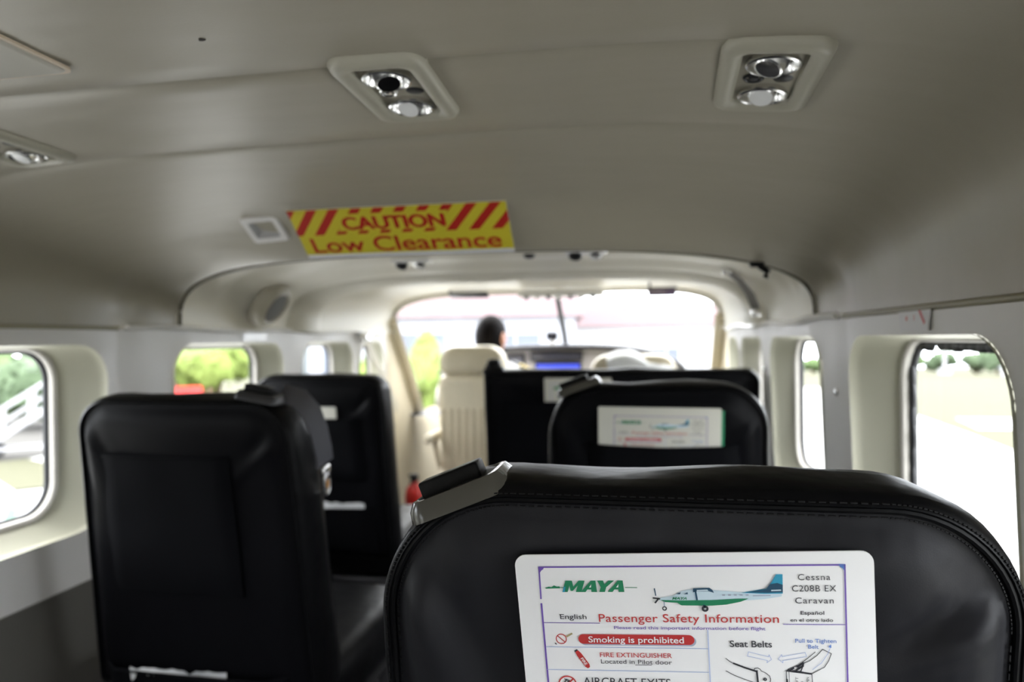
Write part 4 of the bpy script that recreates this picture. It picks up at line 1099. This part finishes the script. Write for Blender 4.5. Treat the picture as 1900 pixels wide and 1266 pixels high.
def head_pt(a, e):
    """a: azimuth, 0 = face forward (+y); e: elevation"""
    x, y, z = cos(e) * sin(a), cos(e) * cos(a), sin(e)
    r = Vector((x * .076, y * .095, z * .112))
    if y > 0 and z < 0: r.y *= 1 - .10 * (-z); r.x *= 1 - .30 * (-z) * (.5 + .5 * y)
    if y < 0 and z < -.3: r.y *= 1 - .35 * (-z - .3)
    f = math.exp(-((x) / .16) ** 2) * (1 if y > 0 else 0)
    r.y += f * (.022 * math.exp(-((z + .22) / .13) ** 2) + .006 * math.exp(-((z + .55) / .07) ** 2) + .007 * math.exp(-((z + .82) / .12) ** 2))   # nose, lips, chin
    for s_ in (-1, 1):
        if y > 0: r.y -= .010 * math.exp(-((x - s_ * .38) / .16) ** 2 - ((z - .04) / .10) ** 2)
        if y > 0: r.y += .004 * math.exp(-((x - s_ * .36) / .22) ** 2 - ((z - .22) / .07) ** 2)
    return r
L = []
for i in range(1, 30):
    e = -pi / 2 + pi * i / 30; L.append([head_pt(2 * pi * k / 48, e) for k in range(48)])
bm_all.loft(L, T=TURN, cap0=True, cap1=True)
for s_ in (-1, 1):   # ears
    bm_all.sphere((s_ * .079, -.008, -.008), (.010, .020, .032), T=TURN @ Matrix.Rotation(0, 4, 'Z'))
def hand(sx, w):
    """palm and five fingers closed round the yoke grip at w"""
    nodes = [((0, 0, 0), (.026, .02)), ((0, .04, .02), (.036, .018)), ((0, .075, .03), (.04, .016))]; ed = [(0, 1), (1, 2)]
    vs, fs = skin_mesh(nodes, ed, 1); T = Matrix.Translation(w); bm_all.add(vs, fs, T=T)
    for k, ln in enumerate((.9, 1.0, .95, .78)):
        x = -.027 + .018 * k
        vs, fs = skin_mesh([((x, .065, .03), .0095), ((x, .10 * ln + .004, .028), .009), ((x, .115 * ln, .003), .0085), ((x, .10 * ln, -.016), .0075)], [(0, 1), (1, 2), (2, 3)], 1); bm_all.add(vs, fs, T=T)
    vs, fs = skin_mesh([((-sx * .03, .03, .015), .011), ((-sx * .050, .055, .0), .010), ((-sx * .045, .085, -.010), .008)], [(0, 1), (1, 2)], 1); bm_all.add(vs, fs, T=T)
hand(1, Vector((.103, .190, .80))); hand(-1, Vector((-.198, .190, .80)))
tmp = bm_all.build('person_body', SKIN, None)
rm = tmp.modifiers.new('r', 'REMESH'); rm.mode = 'VOXEL'; rm.voxel_size = 0.0055; rm.use_smooth_shade = True
bpy.context.view_layer.update()
nm_ = bpy.data.meshes.new_from_object(tmp.evaluated_get(bpy.context.evaluated_depsgraph_get()))
bm = bmesh.new(); bm.from_mesh(nm_); seen = set(); best = []
for f0 in bm.faces:
    if f0.index in seen: continue
    stack, comp = [f0], []
    seen.add(f0.index)
    while stack:
        f = stack.pop(); comp.append(f)
        for e in f.edges:
            for g_ in e.link_faces:
                if g_.index not in seen: seen.add(g_.index); stack.append(g_)
    if len(comp) > len(best): best = comp
keep = set(best); bmesh.ops.delete(bm, geom=[f for f in bm.faces if f not in keep], context='FACES'); bm.to_mesh(nm_); bm.free()
tmp.modifiers.clear(); old = tmp.data; tmp.data = nm_; bpy.data.meshes.remove(old)
nm_.polygons.foreach_set('use_smooth', [True] * len(nm_.polygons))
tmp.name = 'body'; tmp.parent = pl
# eyes
for s_ in (-1, 1):
    mb = MB(TURN); mb.sphere((s_ * .030, .076, .006), .011, n=14, m=10); mb.sphere((s_ * .030, .0845, .006), (.005, .003, .005), mi=1, n=10, m=6); mb.build('eye', [TRIMW, BLACKP], pl)
# hair cap
mb = MB(TURN); L = []
for i in range(7, 30):
    e = -pi / 2 + pi * i / 30; row = []
    for k in range(48):
        a = 2 * pi * k / 48; p = head_pt(a, e); front = cos(a)
        lim = -0.85 + 1.45 * smooth01(-.35, .75, front)
        grow = smooth01(lim - .12, lim + .05, sin(e)); p2 = p * (0.97 + grow * (0.10 + .01 * noise.noise(p * 60)))
        row.append(p2)
    L.append(row)
mb.loft(L, cap1=True, cap0=True); mb.build('hair', HAIR, pl, angle=70)
# shirt and trousers follow the body
sn = [((dx, -.01, .56), (.155, .118)), ((dx, -.015, .66), (.146, .108)), ((dx * .7, -.02, .78), (.155, .110)), ((dx * .4, -.02, .885), (.138, .092)), ((0, -.004, .945), (.066, .066)), ((0, .0, .972), (.063, .064)),
      ((.12, -.02, .915), (.078, .078)), ((.20, -.005, .87), .064), ((.228, .018, .74), .058), ((-.16, -.02, .905), (.078, .078)), ((-.235, -.005, .86), .064), ((-.262, .018, .73), .058)]
mb = MB(); vs, fs = skin_mesh(sn, [(0, 1), (1, 2), (2, 3), (3, 4), (4, 5), (3, 6), (6, 7), (7, 8), (3, 9), (9, 10), (10, 11)]); mb.add(vs, fs); mb.build('shirt', SHIRT, pl, angle=80)
tn = [((dx, .0, .50), (.16, .125)), ((dx + .11, .10, .50), .096), ((dx + .12, .42, .52), .074), ((dx + .12, .50, .30), .062), ((dx + .12, .555, .12), .054), ((dx - .11, .10, .50), .096), ((dx - .12, .42, .52), .074), ((dx - .12, .50, .30), .062), ((dx - .12, .555, .12), .054)]
mb = MB(); vs, fs = skin_mesh(tn, [(0, 1), (1, 2), (2, 3), (3, 4), (0, 5), (5, 6), (6, 7), (7, 8)]); mb.add(vs, fs); mb.build('trousers', TROUSER, pl, angle=80)
for sx, c in ((1, Vector((.165, -.02, .962))), (-1, Vector((-.20, -.02, .952)))):
    mb = MB(Matrix.Translation(c) @ Matrix.Rotation(sx * radians(26), 4, 'Y')); mb.rbox((0, 0, .003), (.11, .05, .012), .004); mb.build('epaulette', PBLACK, pl)
    for k in range(3):
        mb = MB(Matrix.Translation(c) @ Matrix.Rotation(sx * radians(26), 4, 'Y')); mb.rbox((sx * (-.005 + .020 * k), 0, .004), (.012, .054, .014), .003); mb.build('gold_stripe', GOLD, pl)
for sx in (-1, 1):
    mb = MB(); mb.rbox((dx + sx * .12, .62, .04), (.09, .25, .075), .03); mb.build('shoe', BLACKP, pl)

# ================================================================== OUTSIDE
TILT = 0.04      # the parked aircraft stands slightly nose-up
def E(x, y, h=0.0): return Vector((x, y, -1.2 - TILT * y + h))
def ground(name, pts, m, h):
    mb = MB(); mb.add([E(x, y, h) for x, y in pts], [tuple(range(len(pts)))]); return struct(mb.build(name, m))
ground('ground', [(-400, -300), (400, -300), (400, 600), (-400, 600)], GRASS, -0.06)
ground('ground', [(-9.5, -60), (8.0, -60), (9.2, 8), (10.2, 19.8), (11.3, 25), (13, 34), (14, 40), (19, 60), (22, 75), (-26, 75), (-22, 40), (-17, 22), (-14, 11)], ASPH, -0.03)
ground('ground', [(12.5, 27.2), (45, 26.5), (45, 32), (14.0, 32.6)], ASPH, -0.03)
ground('ground', [(-14, 11), (-17, 22), (-19, 30), (-60, 30), (-60, 18), (-24, 8), (-16, 5)], ROAD, -0.02)
ground('ground', [(-11.6, 10.4), (-15.5, 13.4), (-15, 15), (-10.2, 12.6)], GRASS, 0.0)

def crown_mesh(mb, blobs, nleaf, ls, seed):
    random.seed(seed)
    for (c, r) in blobs:
        bm = bmesh.new(); bmesh.ops.create_icosphere(bm, subdivisions=3, radius=1)
        for v in bm.verts:
            p = v.co.copy(); v.co = Vector(c) + Vector((p.x * r[0], p.y * r[1], p.z * r[2])) * (0.86 + .35 * noise.noise(p * 2.2 + Vector(c)))
        mb.frombm(bm); bm.free()
        for _ in range(nleaf):
            d = Vector((random.gauss(0, 1), random.gauss(0, 1), random.gauss(0, 1))).normalized()
            p = Vector(c) + Vector((d.x * r[0], d.y * r[1], d.z * r[2])) * random.uniform(.82, 1.12)
            a = Vector((random.gauss(0, 1), random.gauss(0, 1), random.gauss(0, 1))).normalized(); b = a.cross(d).normalized(); l = ls * random.uniform(.6, 1.3)
            mb.add([p - a * l, p - b * l * .5, p + a * l, p + b * l * .5], [(0, 1, 2, 3)])
def tree(name, label, x, y, h, w, m, seed, group, trunk=.28, cat='tree', n=5):
    t = thing(name, label, cat, E(x, y), (-TILT, 0, 0), group); random.seed(seed)
    blobs = []
    for k in range(n):
        a = 2 * pi * k / n + random.random()
        rr = w * random.uniform(.26, .38)
        blobs.append(((cos(a) * w * .26, sin(a) * w * .26, h * (trunk + (1 - trunk) * random.uniform(.30, .62))), (rr, rr, h * (1 - trunk) * random.uniform(.30, .42))))
    blobs.append(((0, 0, h * .74), (w * .27, w * .27, h * .26)))
    mb = MB(); crown_mesh(mb, blobs, 90, w * .045, seed); mb.build('crown', m, t, recalc=False)
    mb = MB(); mb.tube([(0, 0, -.2), (.02 * w, 0, h * trunk), (0, .02 * w, h * .6)], [w * .05, w * .038, w * .015], 8)
    for k in range(3):
        a = 2 * pi * k / 3 + seed; mb.tube([(0.02 * w, 0, h * trunk), (cos(a) * w * .2, sin(a) * w * .2, h * .55)], [w * .025, w * .01], 6)
    mb.build('trunk', BARK, t); return t
# tree line beyond the grass field
G1 = 'trees beyond the grass field'
spec = [(67, 184, 5.4, 7.4), (75, 186, 5.8, 7.0), (83.5, 188, 5.4, 7.0), (91, 188, 5.8, 7.4), (99, 190, 5.0, 7.4), (36, 186, 4.6, 7.2), (45, 187, 4.4, 6.6), (54, 188, 4.8, 7.4), (80, 170, 8.6, 7.0), (87.5, 174, 9.4, 7.0), (95, 176, 8.2, 7.0)]
for k, (x, y, h, w) in enumerate(spec):
    tall = h > 8
    tree('distant_tree', ('taller rounded green tree at the edge of the view beyond the dry grass field' if tall else 'low hazy green tree of the line beyond the dry grass field'), x, y, h, w, LEAFD if k % 3 else LEAF, 20 + k, 'tall trees beyond the field' if tall else G1, trunk=.12)
# pale poles and a hut among them
mb = MB(); b = E(72.5, 178); mb.tube([b, b + Vector((0, 0, 6.8))], .35, 8); mb.box(tuple(b + Vector((0, 0, .6))), (2.2, 2.2, 1.2)); tag(mb.build('mast', WHITEP), 'pale mast standing before the distant trees across the field', 'mast')
ht = thing('hut', 'small pale airfield hut below the taller distant trees', 'hut', E(75, 150), (-TILT, 0, .3))
mb = MB(); mb.box((0, 0, .8), (4.6, 5, 1.6)); mb.build('walls', WHITEP, ht)
mb = MB(); mb.prism([(-2.7, 1.6), (2.7, 1.6), (0, 2.2)], 6, T=Matrix.Translation((0, -3.0, 0))); mb.build('roof', BLDG, ht)

# boarding stairs on the apron, seen through the nearest wall window
bs = thing('boarding_stairs', 'white wheeled boarding stairs with railings outside the nearest wall window', 'stairs', E(-15.2, 15.6), (-TILT, 0, radians(38)))
bs.scale = (.72, .72, .72)
mb = MB()
for k in range(8): mb.box((-1.9 + .34 * k, 0, .25 + .24 * k), (.34, 1.3, .05))
mb.build('treads', WHITEP, bs)
for sy in (-.68, .68):
    mb = MB(); strap(mb, [(-2.1, sy, .12), (.75, sy, 2.1), (2.0, sy, 2.1)], .22, .05, (0, 1, 0)); mb.build('stringer', WHITEP, bs)
    mb = MB(); mb.tube([(-2.1, sy, 1.1), (.75, sy, 3.1), (2.0, sy, 3.1)], .04, 8); mb.tube([(-2.1, sy, .6), (.75, sy, 2.6), (2.0, sy, 2.6)], .03, 8)
    for xx, z0 in ((-2.1, .12), (-1.2, .74), (-.25, 1.4), (.75, 2.1), (2.0, 2.1)): mb.tube([(xx, sy, z0), (xx, sy, z0 + 1.0)], .05, 8)
    mb.build('railing', WHITEP, bs)
mb = MB(); mb.box((1.4, 0, 2.1), (1.35, 1.36, .06)); mb.build('platform', WHITEP, bs)
mb = MB(); mb.box((1.4, -.70, 2.62), (1.1, .05, .85)); mb.box((1.4, .70, 1.2), (1.1, .05, .9)); mb.build('side_panel', WHITEP, bs)
for xx in (-1.4, 1.6):
    for sy in (-.55, .55):
        mb = MB(Matrix.Translation((xx, sy, .28)) @ Matrix.Rotation(radians(90), 4, 'X')); mb.lathe([(.0005, -.08), (.28, -.08), (.28, .08), (.0005, .08)], 18); mb.build('wheel', RUBBER, bs)
mb = MB()
for xx in (.9, 2.0):
    for sy in (-.6, .6): mb.tube([(xx, sy, 2.1), (xx, sy, .3)], .06, 8)
mb.tube([(.9, -.6, .4), (2.0, -.6, 2.0)], .04, 8); mb.tube([(-1.6, -.6, .35), (2.0, -.6, .35)], .06, 8); mb.tube([(-1.6, .6, .35), (2.0, .6, .35)], .06, 8); mb.build('undercarriage', WHITEP, bs)
# the aircraft's own wing strut
wst = thing('wing_strut', 'white wing strut with pale green markings outside the nearest wall window', 'wing strut', (0, 0, 0))
a, b = Vector((-.86, 2.2, -.10)), Vector((-3.6, 2.2, 1.30)); ax = (b - a).normalized(); nn = Vector((0.25, -0.25, 1)); nn = (nn - ax * nn.dot(ax)).normalized()
mb = MB(); up = ax.cross(nn).normalized()
loops = []
for t in (0, .25, .5, .75, 1):
    p = a.lerp(b, t); loops.append([p + nn * .115 * cos(2 * pi * k / 16) + up * .045 * sin(2 * pi * k / 16) for k in range(16)])
mb.loft(loops, cap0=True, cap1=True); mb.build('strut_body', WHITEP, wst)
mb = MB()
for t in (.30, .335, .38, .42):
    p = a.lerp(b, t); e = ax * .035
    loop2 = []
    for q_ in (-1, 1):
        loop2.append([p + e * q_ * .5 + nn * .117 * cos(th) + up * .047 * sin(th) for th in [pi * (.25 + .5 * k / 6) + pi for k in range(7)]])
    mb.loft(loop2, closed=False)
mb.build('green_marking', REGG, wst)

# trees and buildings on the pilot's side
G2 = 'green trees beside the apron buildings'
for k, (x, y, h, w, m, lab) in enumerate(((-22.4, 23.5, 3.6, 4.6, LEAFD, 'dark green tree behind the white boarding stairs'), (-28.2, 24, 3.9, 4.4, LEAF, 'leafy tree at the edge of the view behind the white boarding stairs'), (-25, 38, 4.8, 5.0, LEAFB, 'bright green tree filling the second window on the pilot side'), (-31.2, 42, 5.6, 5.6, LEAF, 'mid green tree behind the bright tree in the second side window'), (-21.5, 57, 6.0, 4.8, LEAFB, 'bright green tree seen past the crew door belt'))):
    tree('tree', lab, x, y, h, w, m, 50 + k, G2, trunk=.16)
tree('bush', 'bright green bush in front of the windscreen beside the pilot head', -8.2, 27, 3.9, 2.2, LEAFB, 71, 'bushes in front of the windscreen', trunk=.1, cat='bush', n=4)
tree('bush', 'lower green bush in front of the windscreen at its lower corner', -11.0, 28.5, 3.0, 2.6, LEAFB, 72, 'bushes in front of the windscreen', trunk=.1, cat='bush', n=4)
def building(label, x, y, rz, L, D, Hh, wm, rm_, wins, gable=True, name='building'):
    t = thing(name, label, 'building', E(x, y), (-TILT, 0, rz))
    mb = MB(); mb.box((0, 0, Hh / 2), (L, D, Hh)); mb.build('walls', wm, t)
    mb = MB()
    mb.prism([(-L / 2 - .6, Hh), (L / 2 + .6, Hh), (L / 2 + .2, Hh + 1.6), (-L / 2 - .2, Hh + 1.6)] if not gable else [(-L / 2 - .6, Hh), (L / 2 + .6, Hh), (0, Hh + L * .12)], D + 1.2, T=Matrix.Translation((0, -D / 2 - .6, 0)))
    mb.build('roof', rm_, t)
    for (wx, wz, ww, wh) in wins:
        mb = MB(); mb.box((wx, -D / 2 - .03, wz), (ww, .08, wh)); f = mb.build('window', BLDW, t)
        mb = MB(); mb.box((wx, -D / 2 - .09, wz), (.1, .06, wh)); mb.box((wx, -D / 2 - .09, wz + wh / 2), (ww + .2, .06, .12)); mb.box((wx, -D / 2 - .09, wz - wh / 2), (ww + .2, .06, .12)); mb.build('window_frame', WHITEP, f)
    return t
building('white building with grey windows ahead of the pilot side of the windscreen', -13, 48, radians(8), 18, 8, 5.6, BLDG, ROOFR, [(-1.5, 3.0, 3.6, 3.2), (5.0, 3.0, 3.2, 3.0), (-6.8, 3, 2.4, 2.6)], gable=False)
building('long pale building with faded red roof ahead of the windscreen centre', 2.5, 62, radians(-2), 15, 10, 5.6, mat('pale_wall', (.36, .36, .37), .8), ROOFR, [(-4, 3, 2.0, 1.6), (.5, 3, 2.0, 1.6)], gable=False)
building('terracotta walled house behind the bright tree in the second side window', -40, 49, radians(30), 12, 8, 4.6, TERRA, ROOFR, [(-2.5, 2.2, 1.6, 1.6), (2.5, 2.2, 1.6, 1.6)])
building('pale blue grey shed seen through the third window on the pilot side', -30, 64, radians(20), 7, 7, 5.2, mat('pale_blue_wall', (.13, .145, .155), .8), BLDG, [(0, 2.4, 1.6, 2.2)], name='shed')
# red barrier block
rb_ = thing('road_barrier', 'red barrier block low in the second window on the pilot side', 'barrier', E(-23.6, 33.0), (-TILT, 0, radians(35)))
rb_.scale = (1.3, 1.3, 1.3)
mb = MB(); mb.prism([(-.8, 0), (.8, 0), (.75, .3), (.7, 1.0), (-.7, 1.0), (-.75, .3)], .5); mb.build('block', REDP, rb_)
mb = MB(); mb.box((0, .25, .03), (1.9, .62, .06)); mb.build('foot', RUBBER, rb_)
